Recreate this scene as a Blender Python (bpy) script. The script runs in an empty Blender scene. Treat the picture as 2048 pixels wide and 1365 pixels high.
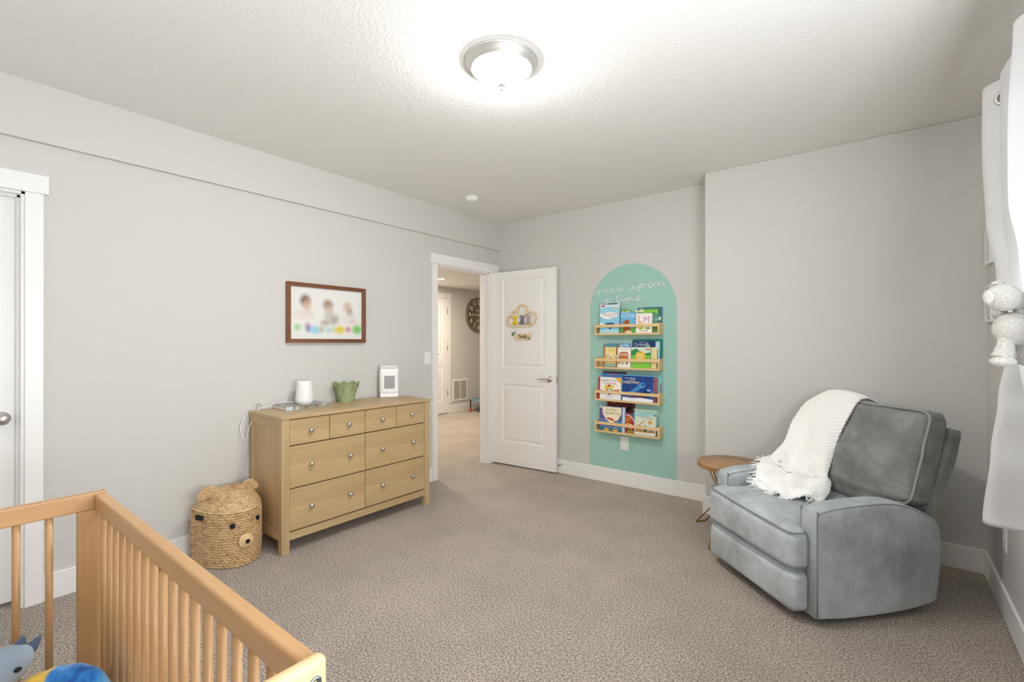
import bpy, bmesh, math, random
from mathutils import Vector, Matrix, noise
random.seed(7)
sc = bpy.context.scene
COL = sc.collection
PI = math.pi

def lin(c):
    c = c / 255.0
    return c / 12.92 if c <= .04045 else ((c + .055) / 1.055) ** 2.4
def rgb(r, g, b): return (lin(r), lin(g), lin(b), 1)
def hexc(h): return rgb(int(h[0:2], 16), int(h[2:4], 16), int(h[4:6], 16))

# ------------------------------------------------------------------ camera
cam = bpy.data.cameras.new('camera'); cam.sensor_width = 36
cam.lens = 945 / 2048 * 36; cam.clip_start = .05
co = bpy.data.objects.new('camera', cam); COL.objects.link(co)
co.location = (0, 0, 1.31); co.rotation_euler = (PI / 2 + .0014, 0, .665)
sc.camera = co

# ------------------------------------------------------------------ world, exposure
sc.view_settings.view_transform = 'Standard'
try: sc.view_settings.look = 'None'
except Exception: pass
sc.view_settings.exposure = 0.29; sc.view_settings.gamma = 1
sc.view_settings.use_curve_mapping = False
w = bpy.data.worlds.new('world'); sc.world = w; w.use_nodes = True
bg = w.node_tree.nodes['Background']
bg.inputs[0].default_value = (.80, .90, 1.0, 1); bg.inputs[1].default_value = 1.2
sc.cycles.max_bounces = 10; sc.cycles.diffuse_bounces = 6; sc.cycles.transparent_max_bounces = 8
sc.cycles.use_denoising = True
sc.cycles.sample_clamp_indirect = 6

def area(name, loc, rot, sx, sy, power, color):
    l = bpy.data.lights.new(name, 'AREA'); l.shape = 'RECTANGLE'; l.size = sx; l.size_y = sy
    l.energy = power; l.color = color
    o = bpy.data.objects.new(name, l); COL.objects.link(o); o.location = loc; o.rotation_euler = rot
    return o
# daylight through the window of the right wall, and the window of the wall behind the camera
area('window_daylight', (.60, .62, 1.5), (0, PI / 2, 0), 1.15, 1.35, 9, (.90, .955, 1))
area('window_daylight', (.60, 2.06, 1.5), (0, PI / 2, 0), 1.1, .44, 3.5, (.90, .955, 1))
# added uplight by the right window, put in to brighten the ceiling
area('ceiling_uplight_fill', (.56, .62, 1.15), (0, PI / 2 + .75, 0), .45, 1.35, 52, (.97, .99, 1))
area('rear_window_daylight', (-1.45, -2.62, 1.5), (PI / 2, 0, 0), 2.1, 1.3, 6, (.95, .98, 1))
area('rear_ceiling_uplight_fill', (-1.45, -2.50, 1.1), (PI / 2 + 1.1, 0, 0), 2.1, .5, 8, (1, .985, .96))  # added upward fill behind the camera, lifts the ceiling brightness
# warm recessed lamp of the hall, and an added unseen one nearer the bedroom
area('hall_lamp_light', (-5.46, 5.16, 2.285), (0, 0, 0), .14, .14, 33, (1, .88, .73))
area('hall_lamp_light', (-4.6, 3.6, 2.285), (0, 0, 0), .14, .14, 28, (1, .88, .73))
LAMP = 116.0   # strength of the glass dome of the ceiling lamp

# ------------------------------------------------------------------ materials
MATS = {}
def newmat(name):
    m = bpy.data.materials.new(name); m.use_nodes = True
    nt = m.node_tree; return m, nt, nt.nodes['Principled BSDF']
def N(nt, t, **kw):
    n = nt.nodes.new(t)
    for k, v in kw.items(): setattr(n, k, v)
    return n
def coords(nt, scale=(1, 1, 1), kind='Object', rot=(0, 0, 0)):
    tc = N(nt, 'ShaderNodeTexCoord'); mp = N(nt, 'ShaderNodeMapping')
    mp.inputs['Scale'].default_value = scale; mp.inputs['Rotation'].default_value = rot
    nt.links.new(tc.outputs[kind], mp.inputs[0]); return mp.outputs[0]
def noise_n(nt, vec, scale, detail=2, rough=.5):
    n = N(nt, 'ShaderNodeTexNoise'); n.inputs['Scale'].default_value = scale
    n.inputs['Detail'].default_value = detail; n.inputs['Roughness'].default_value = rough
    nt.links.new(vec, n.inputs['Vector']); return n.outputs['Fac']
def ramp(nt, fac, stops):
    r = N(nt, 'ShaderNodeValToRGB'); e = r.color_ramp.elements
    while len(e) < len(stops): e.new(.5)
    for i, (p, c) in enumerate(stops): e[i].position = p; e[i].color = c
    nt.links.new(fac, r.inputs[0]); return r.outputs[0]
def bump(nt, bsdf, h, strength, dist, prev=None):
    b = N(nt, 'ShaderNodeBump'); b.inputs['Strength'].default_value = strength; b.inputs['Distance'].default_value = dist
    nt.links.new(h, b.inputs['Height'])
    if prev: nt.links.new(prev, b.inputs['Normal'])
    nt.links.new(b.outputs[0], bsdf.inputs['Normal']); return b.outputs[0]
def mixc(nt, fac, a, b, mode='MIX'):
    m = N(nt, 'ShaderNodeMix', data_type='RGBA', blend_type=mode)
    for s, v in ((m.inputs[0], fac), (m.inputs[6], a), (m.inputs[7], b)):
        if hasattr(v, 'links') or hasattr(v, 'is_linked'): nt.links.new(v, s)
        else: s.default_value = v
    return m.outputs[2]

def plain(key, col, rough=.5, metal=0, spec=.5, em=0, **kw):
    if key in MATS: return MATS[key]
    m, nt, b = newmat(key)
    # a very slight procedural variation keeps every surface from being a dead flat colour
    v = coords(nt); n = noise_n(nt, v, 30, 2)
    c0 = tuple(x * .992 for x in col[:3]) + (1,); c1 = tuple(min(1, x * 1.008) for x in col[:3]) + (1,)
    nt.links.new(ramp(nt, n, [(.3, c0), (.7, c1)]), b.inputs['Base Color'])
    b.inputs['Roughness'].default_value = rough; b.inputs['Metallic'].default_value = metal
    b.inputs['Specular IOR Level'].default_value = spec
    for k, x in kw.items(): b.inputs[k].default_value = x
    if em: b.inputs['Emission Color'].default_value = col; b.inputs['Emission Strength'].default_value = em
    MATS[key] = m; return m
def ink(h): return plain('print_' + h, hexc(h), .45, 0, .35)

def paint_wall(key, col, s1, st, dist):
    m, nt, b = newmat(key); v = coords(nt, kind='Object')
    b.inputs['Base Color'].default_value = col; b.inputs['Roughness'].default_value = .62
    b.inputs['Specular IOR Level'].default_value = .25
    n = noise_n(nt, v, s1, 3, .55); bump(nt, b, n, st, dist)
    MATS[key] = m; return m
WALLC = rgb(208, 206, 202)
M_WALL = paint_wall('wall_paint', WALLC, 130, .3, .003)
M_CEIL = paint_wall('ceiling_paint', rgb(234, 233, 230), 62, .5, .006)
M_MINT = paint_wall('mint_paint', rgb(160, 202, 190), 130, .42, .0035)
M_TRIM = plain('white_trim', rgb(238, 237, 234), .35)
M_DOOR = plain('white_door', rgb(240, 238, 235), .38)
M_NICK = plain('brushed_nickel', rgb(200, 196, 190), .36, 1)
M_WHITE = plain('white_plastic', rgb(235, 235, 233), .35)
M_BLACK = plain('black_plastic', rgb(22, 22, 22), .6)
M_GOLD = plain('brass_metal', rgb(200, 158, 90), .3, 1)

def carpet():
    m, nt, b = newmat('carpet'); v = coords(nt)
    n1 = noise_n(nt, v, 270, 3, .8); n2 = noise_n(nt, v, 2.2, 3, .6); n3 = noise_n(nt, v, 120, 2, .6)
    mx = N(nt, 'ShaderNodeMath', operation='MULTIPLY_ADD'); nt.links.new(n3, mx.inputs[0]); mx.inputs[1].default_value = .5
    m2 = N(nt, 'ShaderNodeMath', operation='MULTIPLY'); nt.links.new(n1, m2.inputs[0]); m2.inputs[1].default_value = .5
    nt.links.new(m2.outputs[0], mx.inputs[2])
    c = ramp(nt, mx.outputs[0], [(.41, rgb(112, 98, 84)), (.5, rgb(200, 184, 168)), (.59, rgb(252, 240, 226))])
    big = ramp(nt, n2, [(.35, (.88, .88, .88, 1)), (.65, (1.06, 1.05, 1.04, 1))])
    nt.links.new(mixc(nt, 1.0, c, big, 'MULTIPLY'), b.inputs['Base Color'])
    b.inputs['Roughness'].default_value = .95; b.inputs['Specular IOR Level'].default_value = .1
    b.inputs['Sheen Weight'].default_value = .25
    bump(nt, b, mx.outputs[0], 1.0, .02)
    return m
M_CARPET = carpet()

def wood(key, c1, c2, axis, fine=1.0, rough=.42, knots=False):
    m, nt, b = newmat(key)
    s = [38, 38, 38]; s[axis] = 2.0
    v = coords(nt, tuple(x * fine for x in s))
    n = noise_n(nt, v, 1.0, 5, .62)
    s2 = [6, 6, 6]; s2[axis] = .8
    v2 = coords(nt, tuple(s2)); n2 = noise_n(nt, v2, 1.0, 2, .5)
    a = N(nt, 'ShaderNodeMath', operation='MULTIPLY_ADD'); nt.links.new(n2, a.inputs[0]); a.inputs[1].default_value = .5
    h = N(nt, 'ShaderNodeMath', operation='MULTIPLY'); nt.links.new(n, h.inputs[0]); h.inputs[1].default_value = .5
    nt.links.new(h.outputs[0], a.inputs[2])
    col = ramp(nt, a.outputs[0], [(.32, c1), (.68, c2)])
    if knots:
        vk = coords(nt, (14, 14, 5)); nk = noise_n(nt, vk, 1.0, 1, .4)
        k = ramp(nt, nk, [(.70, (0, 0, 0, 1)), (.74, (1, 1, 1, 1))])
        col = mixc(nt, k, col, rgb(128, 74, 36))
    nt.links.new(col, b.inputs['Base Color'])
    b.inputs['Roughness'].default_value = rough; bump(nt, b, n, .08, .002)
    MATS[key] = m; return m
OAK1, OAK2 = rgb(172, 145, 104), rgb(198, 171, 128)
M_OAKY = wood('oak_grain_along', OAK1, OAK2, 1); M_OAKZ = wood('oak_grain_up', OAK1, OAK2, 2)
M_OAKX = wood('oak_grain_deep', OAK1, OAK2, 0)
BE1, BE2 = rgb(178, 136, 90), rgb(204, 162, 114)
M_BEX = wood('beech_long', BE1, BE2, 0, .7, .38); M_BEY = wood('beech_cross', BE1, BE2, 1, .7, .38)
M_BEZ = wood('beech_upright', BE1, BE2, 2, .7, .38, True)
M_BEEND = wood('pale_beech', rgb(206, 174, 124), rgb(222, 192, 144), 0, .7, .38)
M_PINE = wood('pine_shelf', rgb(216, 180, 126), rgb(238, 208, 158), 0, .8, .5)
M_WALNUT = wood('walnut_frame', rgb(92, 54, 34), rgb(138, 90, 60), 1, 1.2, .4)
M_WALNUTZ = wood('walnut_upright', rgb(92, 54, 34), rgb(138, 90, 60), 2, 1.2, .4)
M_TABLE = wood('mango_wood', rgb(132, 98, 64), rgb(188, 150, 106), 0, .8, .45)
M_LIGHTWOOD = wood('light_plywood', rgb(224, 196, 156), rgb(240, 218, 184), 0, 1.5, .5)

def velvet(key, c1, c2, c3, wrinkle=0):
    m, nt, b = newmat(key); v = coords(nt)
    n = noise_n(nt, v, 3.2, 4, .62); n2 = noise_n(nt, v, 9, 5, .7)
    a = N(nt, 'ShaderNodeMath', operation='MULTIPLY_ADD'); nt.links.new(n2, a.inputs[0]); a.inputs[1].default_value = .35
    h = N(nt, 'ShaderNodeMath', operation='MULTIPLY'); nt.links.new(n, h.inputs[0]); h.inputs[1].default_value = .65
    nt.links.new(h.outputs[0], a.inputs[2])
    nt.links.new(ramp(nt, a.outputs[0], [(.36, c1), (.5, c2), (.64, c3)]), b.inputs['Base Color'])
    b.inputs['Roughness'].default_value = .75; b.inputs['Sheen Weight'].default_value = .45
    b.inputs['Sheen Roughness'].default_value = .4; b.inputs['Sheen Tint'].default_value = rgb(190, 202, 212)
    b.inputs['Specular IOR Level'].default_value = .2
    nb = bump(nt, b, n2, .15, .006)
    if wrinkle:
        vw = coords(nt, (6, 6, 13), rot=(0, .6, .3)); nw = noise_n(nt, vw, 1.0, 3, .6)
        bump(nt, b, nw, wrinkle, .03, nb)
    return m
M_VELVET = velvet('grey_blue_velvet', rgb(144, 150, 151), rgb(172, 178, 180), rgb(190, 199, 203))
M_VELVETD = velvet('grey_velvet_cushion', rgb(108, 108, 104), rgb(130, 131, 127), rgb(150, 153, 151), .5)
M_PIPE = plain('grey_piping', rgb(124, 130, 132), .8)
M_PIPEL = plain('light_piping', rgb(146, 147, 143), .8)
M_DARK = plain('dark_mechanism', rgb(18, 16, 15), .8)

def knit(key, col, scale, st, dist):
    m, nt, b = newmat(key); v = coords(nt)
    b.inputs['Base Color'].default_value = col; b.inputs['Roughness'].default_value = .9
    b.inputs['Sheen Weight'].default_value = .3; b.inputs['Specular IOR Level'].default_value = .1
    vo = N(nt, 'ShaderNodeTexVoronoi'); vo.inputs['Scale'].default_value = scale; nt.links.new(v, vo.inputs['Vector'])
    bump(nt, b, vo.outputs['Distance'], st, dist); b.inputs['Subsurface Weight'].default_value = 0
    return m
M_BLANKET = knit('white_knit', rgb(248, 247, 244), 150, .35, .006)
M_CROCHET = knit('white_crochet', rgb(222, 219, 213), 260, .8, .006)

def curtain_mat():
    m, nt, b = newmat('white_curtain'); v = coords(nt, (400, 400, 400))
    b.inputs['Base Color'].default_value = rgb(243, 243, 243); b.inputs['Roughness'].default_value = .8
    b.inputs['Specular IOR Level'].default_value = .1
    tr = N(nt, 'ShaderNodeBsdfTranslucent'); tr.inputs[0].default_value = rgb(245, 246, 248)
    mx = N(nt, 'ShaderNodeMixShader'); mx.inputs[0].default_value = .4
    nt.links.new(b.outputs[0], mx.inputs[1]); nt.links.new(tr.outputs[0], mx.inputs[2])
    nt.links.new(mx.outputs[0], nt.nodes['Material Output'].inputs[0])
    n = noise_n(nt, v, 1, 2); bump(nt, b, n, .1, .001)
    return m
M_CURT = curtain_mat()

def straw(key, cs, cell=(40, 40, 64)):
    m, nt, b = newmat(key); v = coords(nt, (.6, .6, 2.5))
    n = noise_n(nt, v, 60, 4, .7)
    vo = N(nt, 'ShaderNodeTexVoronoi'); vo.inputs['Scale'].default_value = 1; nt.links.new(coords(nt, cell), vo.inputs['Vector'])
    sp = N(nt, 'ShaderNodeSeparateColor'); nt.links.new(vo.outputs['Color'], sp.inputs[0])
    a = N(nt, 'ShaderNodeMath', operation='MULTIPLY_ADD'); nt.links.new(sp.outputs[0], a.inputs[0]); a.inputs[1].default_value = .12
    h = N(nt, 'ShaderNodeMath', operation='MULTIPLY'); nt.links.new(n, h.inputs[0]); h.inputs[1].default_value = .88
    nt.links.new(h.outputs[0], a.inputs[2])
    nt.links.new(ramp(nt, a.outputs[0], cs), b.inputs['Base Color'])
    b.inputs['Roughness'].default_value = .6; bump(nt, b, n, .3, .003)
    return m
M_STRAW = straw('water_hyacinth', [(.30, rgb(134, 98, 62)), (.46, rgb(192, 156, 112)), (.68, rgb(222, 192, 148))])
M_STRAWL = straw('hyacinth_binding', [(.3, rgb(196, 158, 108)), (.6, rgb(236, 206, 160))])
M_GREENB = straw('green_rope', [(.3, rgb(128, 144, 98)), (.55, rgb(160, 174, 126)), (.7, rgb(184, 194, 150))])

# ------------------------------------------------------------------ mesh helpers
def T(*a): return Matrix.Translation(Vector(a))
def rbox(bm, lo, hi, mi=0, bev=0, seg=2, mat=None):
    r = bmesh.ops.create_cube(bm, size=1)
    vs = r['verts']; c = [(lo[i] + hi[i]) / 2 for i in range(3)]; s = [max(1e-5, hi[i] - lo[i]) for i in range(3)]
    for v in vs: v.co = Vector((v.co[i] * s[i] + c[i] for i in range(3)))
    faces = list({f for v in vs for f in v.link_faces})
    for f in faces: f.material_index = mi
    if bev:
        es = list({e for v in vs for e in v.link_edges})
        g = bmesh.ops.bevel(bm, geom=es, offset=min(bev, min(s) * .49), segments=seg, profile=.5, affect='EDGES')
        vs = list({v for f in g['faces'] for v in f.verts} | {v for v in vs if v.is_valid})
        for f in g['faces']: f.material_index = mi
    if mat is not None:
        for v in vs: v.co = mat @ v.co
    return vs
def prism(bm, pts, n, mi=0, bev=0):
    """extrude a planar polygon (3d points) by the vector n"""
    n = Vector(n); a = [bm.verts.new(Vector(p)) for p in pts]; b = [bm.verts.new(Vector(p) + n) for p in pts]
    fs = [bm.faces.new(a), bm.faces.new(b[::-1])]
    k = len(a)
    for i in range(k): fs.append(bm.faces.new((a[i], b[i], b[(i + 1) % k], a[(i + 1) % k])))
    for f in fs: f.material_index = mi
    if bev:
        es = [e for f in fs[:2] for e in f.edges]
        g = bmesh.ops.bevel(bm, geom=es, offset=bev, segments=3, profile=.5, affect='EDGES')
        for f in g['faces']: f.material_index = mi
def poly(bm, pts, mi=0):
    f = bm.faces.new([bm.verts.new(Vector(p)) for p in pts]); f.material_index = mi; return f
def lathe(bm, prof, mi=0, seg=32, mat=None, cap=True):
    rings = []
    for r, z in prof:
        rings.append([bm.verts.new((r * math.cos(2 * PI * k / seg), r * math.sin(2 * PI * k / seg), z)) for k in range(seg)])
    fs = []
    for a, b in zip(rings, rings[1:]):
        for k in range(seg): fs.append(bm.faces.new((a[k], a[(k + 1) % seg], b[(k + 1) % seg], b[k])))
    if cap:
        if prof[0][0] > 1e-6: fs.append(bm.faces.new(rings[0][::-1]))
        if prof[-1][0] > 1e-6: fs.append(bm.faces.new(rings[-1]))
    for f in fs: f.material_index = mi; f.smooth = True
    if mat is not None:
        for r in rings:
            for v in r: v.co = mat @ v.co
def tube(bm, pts, r, mi=0, seg=8, closed=False, rr=None):
    pts = [Vector(p) for p in pts]; n = len(pts); rings = []
    up = Vector((0, 0, 1)); prev = None
    for i, p in enumerate(pts):
        if closed: d = pts[(i + 1) % n] - pts[i - 1]
        else: d = pts[min(i + 1, n - 1)] - pts[max(i - 1, 0)]
        if d.length < 1e-9: d = Vector((0, 0, 1))
        d.normalize()
        if prev is None:
            a = d.cross(up)
            if a.length < .1: a = d.cross(Vector((1, 0, 0)))
        else:
            a = prev - d * prev.dot(d)
            if a.length < 1e-6: a = d.cross(up)
        a.normalize(); prev = a; b = d.cross(a); q = rr[i] if rr else r
        rings.append([bm.verts.new(p + (a * math.cos(2 * PI * k / seg) + b * math.sin(2 * PI * k / seg)) * q) for k in range(seg)])
    fs = []
    rg = list(zip(rings, rings[1:])) + ([(rings[-1], rings[0])] if closed else [])
    for A, B in rg:
        for k in range(seg): fs.append(bm.faces.new((A[k], A[(k + 1) % seg], B[(k + 1) % seg], B[k])))
    if not closed:
        fs.append(bm.faces.new(rings[0][::-1])); fs.append(bm.faces.new(rings[-1]))
    for f in fs: f.material_index = mi; f.smooth = True
def grid(bm, fn, nu, nv, mi=0, closed_u=False):
    V = [[bm.verts.new(fn(i / nu, j / nv)) for i in range(nu if closed_u else nu + 1)] for j in range(nv + 1)]
    for j in range(nv):
        for i in range(nu):
            i2 = (i + 1) % nu if closed_u else i + 1
            f = bm.faces.new((V[j][i], V[j][i2], V[j + 1][i2], V[j + 1][i])); f.material_index = mi; f.smooth = True
    return V
def puff(bm, lo, hi, rad, bulge=(0, 0, 0), n=14, mi=0, shear=None, wr=0, wseed=0):
    """cushion: a rounded box whose faces bulge; optional wrinkles"""
    c = Vector([(lo[i] + hi[i]) / 2 for i in range(3)]); h = Vector([(hi[i] - lo[i]) / 2 for i in range(3)])
    bm2 = bmesh.new(); bmesh.ops.create_cube(bm2, size=2)
    bmesh.ops.subdivide_edges(bm2, edges=bm2.edges[:], cuts=n, use_grid_fill=True)
    rad = min(rad, min(h) * .98)
    for v in bm2.verts:
        u = v.co.copy()
        # denser sampling at the rims
        u = Vector([math.copysign(abs(x) ** .8, x) for x in u])
        p = Vector([u[i] * h[i] for i in range(3)])
        q = Vector([max(-(h[i] - rad), min(h[i] - rad, p[i])) for i in range(3)])
        d = p - q
        if d.length > 1e-9: d.normalize()
        r = q + d * rad
        w_ = [(1 - u[i] * u[i]) for i in range(3)]
        for i in range(3):
            j, k = (i + 1) % 3, (i + 2) % 3
            r[i] += bulge[i] * (max(0, w_[j]) * max(0, w_[k])) ** .6 * max(-1, min(1, u[i] / .9))
        if wr:
            s = r * 1.0
            t = noise.noise(Vector((s.x * 7, s.y * 7, s.z * 16 + s.x * 9)) + Vector((wseed, 0, 0)))
            t2 = noise.noise(Vector((s.x * 18, s.y * 18, s.z * 42 + s.x * 22)) + Vector((wseed, 3, 0)))
            r += d * (wr * (t + .5 * t2))
        r += c
        if shear: r = Vector(shear(r))
        v.co = r
    mp = {v: bm.verts.new(v.co) for v in bm2.verts}
    for f in bm2.faces:
        g = bm.faces.new([mp[v] for v in f.verts]); g.material_index = mi; g.smooth = True
    bm2.free()
def ball(bm, c, r, mi=0, seg=20, rot=None, nz=0, noise_s=40):
    r = (r, r, r) if not hasattr(r, '__len__') else r
    g = bmesh.ops.create_uvsphere(bm, u_segments=seg, v_segments=max(8, seg * 2 // 3), radius=1)
    for v in g['verts']:
        p = Vector((v.co.x * r[0], v.co.y * r[1], v.co.z * r[2]))
        if nz: p *= 1 + nz * noise.noise(p * noise_s)
        if rot is not None: p = rot @ p
        v.co = p + Vector(c)
    for f in {f for v in g['verts'] for f in v.link_faces}: f.material_index = mi; f.smooth = True
def link(name, bm, mats, parent=None, smooth=False, loc=None, rot=None, autos=True):
    me = bpy.data.meshes.new(name); bmesh.ops.recalc_face_normals(bm, faces=bm.faces[:]) if autos else None
    bm.to_mesh(me); bm.free()
    for m in (mats if isinstance(mats, (list, tuple)) else [mats]): me.materials.append(m)
    if smooth:
        for p in me.polygons: p.use_smooth = True
    o = bpy.data.objects.new(name, me); COL.objects.link(o)
    if parent: o.parent = parent
    if loc is not None: o.location = loc
    if rot is not None: o.rotation_euler = rot
    return o
def part(name, fn, mats, parent=None, smooth=False, **kw):
    bm = bmesh.new(); fn(bm); return link(name, bm, mats, parent, smooth, **kw)
def tag(o, label=None, cat=None, group=None, kind=None):
    if label: o['label'] = label
    if cat: o['category'] = cat
    if group: o['group'] = group
    if kind: o['kind'] = kind
    return o
def empty(name, loc, rot=(0, 0, 0), **kw):
    o = bpy.data.objects.new(name, None); o.empty_display_size = .1; COL.objects.link(o)
    o.location = loc; o.rotation_euler = rot; return tag(o, **kw)
def struct(name, fn, mats, parent=None, label=None):
    o = part(name, fn, mats, parent); o['kind'] = 'structure'
    if label: o['label'] = label
    return o
def text(bm, s, size, M, mi=0, wide=1.0, align='CENTER', ext=0.0, shear=0.0, bold=0.0):
    c = bpy.data.curves.new('t', 'FONT'); c.body = s; c.size = 1; c.align_x = align; c.align_y = 'CENTER'
    c.extrude = ext / size if ext else 0; c.shear = shear; c.offset = bold; c.resolution_u = 3
    o = bpy.data.objects.new('t', c); me = bpy.data.meshes.new_from_object(o)
    vs = [bm.verts.new(M @ Vector((v.co.x * size * wide, v.co.y * size, v.co.z * size))) for v in me.vertices]
    for p in me.polygons:
        try: f = bm.faces.new([vs[i] for i in p.vertices]); f.material_index = mi
        except ValueError: pass
    bpy.data.objects.remove(o); bpy.data.curves.remove(c); bpy.data.meshes.remove(me)
def frameM(o, u, v, n):
    return Matrix(((u[0], v[0], n[0], o[0]), (u[1], v[1], n[1], o[1]), (u[2], v[2], n[2], o[2]), (0, 0, 0, 1)))
def arc(cx, cy, r, a0, a1, n, ry=None):
    return [(cx + r * math.cos(a0 + (a1 - a0) * i / n), cy + (ry or r) * math.sin(a0 + (a1 - a0) * i / n)) for i in range(n + 1)]
def smoothpath(p, k=6, closed=False):
    p = [Vector(x) for x in p]; n = len(p); out = []
    rng = range(n) if closed else range(n - 1)
    for i in rng:
        a, b, c, d = (p[(i - 1) % n], p[i], p[(i + 1) % n], p[(i + 2) % n]) if closed else (p[max(0, i - 1)], p[i], p[i + 1], p[min(n - 1, i + 2)])
        for j in range(k):
            t = j / k
            out.append(.5 * ((2 * b) + (c - a) * t + (2 * a - 5 * b + 4 * c - d) * t * t + (3 * b - a - 3 * c + d) * t ** 3))
    if not closed: out.append(p[-1])
    return out

# ------------------------------------------------------------------ the room
XL, YB, YJ, XJ, XR, ZC, YR = -3.33, 4.013, 3.744, -1.066, .462, 2.597, -2.6
WT = .115
HX, HZ = -6.251, 2.30
D0, D1, DZ = 3.09, 3.84, 2.055        # doorway to the hall
C0, C1 = -.46, .350                    # closet doorway
W0, W1, WZ0, WZ1 = -.08, 2.30, .92, 2.12  # window in the right wall
struct('floor', lambda b: rbox(b, (HX - .2, YR - .2, -.1), (XR + .2, 8.2, 0)), M_CARPET)
struct('ceiling', lambda b: rbox(b, (XL - .12, YR - .1, ZC), (XR + .12, YB + .1, ZC + .1)), M_CEIL)
def wl(b):
    x0, x1 = XL - WT, XL
    rbox(b, (x0, YR, 0), (x1, C0, ZC)); rbox(b, (x0, C0, DZ), (x1, C1, ZC))
    rbox(b, (x0, C1, 0), (x1, D0, ZC)); rbox(b, (x0, D0, DZ), (x1, D1, ZC)); rbox(b, (x0, D1, 0), (x1, YB + .1, ZC))
    rbox(b, (x1 - .01, YR, 2.307), (x1 + .026, YB, ZC))
struct('wall_left', wl, M_WALL)
struct('wall_back', lambda b: rbox(b, (XL, YB, 0), (XJ + .01, YB + .1, ZC)), M_WALL)
struct('wall_back_right', lambda b: rbox(b, (XJ, YJ, 0), (XR + .1, YB + .1, ZC), bev=.006), M_WALL)
def wr_(b):
    x0, x1 = XR, XR + .12
    rbox(b, (x0, YR, 0), (x1, W0, ZC)); rbox(b, (x0, W1, 0), (x1, YJ, ZC))
    rbox(b, (x0, W0, 0), (x1, W1, WZ0)); rbox(b, (x0, W0, WZ1), (x1, W1, ZC))
struct('wall_right', wr_, M_WALL)
def wrear(b):
    y0, y1 = YR - .12, YR
    rbox(b, (XL, y0, 0), (-2.55, y1, ZC)); rbox(b, (-.35, y0, 0), (XR, y1, ZC))
    rbox(b, (-2.55, y0, 0), (-.35, y1, .8)); rbox(b, (-2.55, y0, 2.2), (-.35, y1, ZC))
struct('wall_rear', wrear, M_WALL)
def closet_back(b):
    rbox(b, (XL - .8, C0 - .3, 0), (XL - .7, C1 + .3, 2.4))
struct('wall_closet', closet_back, M_WALL)
# hall
struct('wall_hall_far', lambda b: rbox(b, (HX - .1, 1.8, 0), (HX, 8.1, HZ + .05)), M_WALL)
struct('wall_hall_near', lambda b: rbox(b, (HX, 1.7, 0), (XL - WT, 1.8, HZ + .05)), M_WALL)
struct('wall_hall_end', lambda b: rbox(b, (HX, 8.0, 0), (XL, 8.1, HZ + .05)), M_WALL)
struct('wall_hall_side', lambda b: rbox(b, (XL - WT, YB + .1, 0), (XL, 8.0, HZ + .05)), M_WALL)
struct('ceiling_hall', lambda b: rbox(b, (HX, 1.8, HZ), (XL - WT, 8.0, HZ + .1)), M_CEIL)
BH = .135
def bb(b, lo, hi): rbox(b, lo, hi, bev=.004, seg=2)
struct('baseboard_left', lambda b: (bb(b, (XL, C1 + .066, 0), (XL + .014, D0 - .065, BH)), bb(b, (XL, YR, 0), (XL + .014, C0 - .07, BH))), M_TRIM)
struct('baseboard_back', lambda b: bb(b, (XL + .02, YB - .014, 0), (XJ, YB, BH)), M_TRIM)
struct('baseboard_back_right', lambda b: (bb(b, (XJ - .014, YJ - .014, 0), (XR, YJ, BH)), bb(b, (XJ - .014, YJ, 0), (XJ, YB - .014, BH))), M_TRIM)
struct('baseboard_right', lambda b: bb(b, (XR - .014, YR, 0), (XR, YJ - .014, BH)), M_TRIM)
struct('baseboard_hall', lambda b: bb(b, (HX, 6.14, 0), (HX + .014, 8.0, BH)), M_TRIM)

def casing(x, y0, y1, z, wd, over, sgn=1):
    def f(b):
        t = .016 * sgn; a, c = sorted((x, x + t))
        if over[0] is not None: rbox(b, (a, y0 - wd, 0), (c, y0, z), bev=.002)
        rbox(b, (a, y1, 0), (c, y1 + wd, z), bev=.002)
        a2, c2 = sorted((x, x + t * 1.4))
        rbox(b, (a2, (y0 - wd - (over[0] or 0)), z), (c2, y1 + wd + over[1], z + .092), bev=.002)
        # jamb lining and stop
        j0, j1 = sorted((x + .001 * sgn, x - (WT + .001) * sgn))
        rbox(b, (j0, y0 - .002, 0), (j1, y0 + .012, z)); rbox(b, (j0, y1 - .012, 0), (j1, y1 + .002, z)); rbox(b, (j0, y0, z - .012), (j1, y1, z + .002))
        s0, s1 = sorted((x - .05 * sgn, x - .085 * sgn))
        rbox(b, (s0, y0 + .012, 0), (s1, y0 + .022, z - .012)); rbox(b, (s0, y1 - .022, 0), (s1, y1 - .012, z - .012)); rbox(b, (s0, y0, z - .022), (s1, y1, z - .012))
    return f
struct('trim_1', casing(XL, C0, C1, DZ - .005, .066, (.018, .018)), M_TRIM)
struct('trim_2', casing(XL, D0, D1, DZ - .005, .063, (.018, .096)), M_TRIM)
struct('trim_3', casing(HX, 5.20, 6.05, 2.10, .085, (.018, .018)), M_TRIM)

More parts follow.
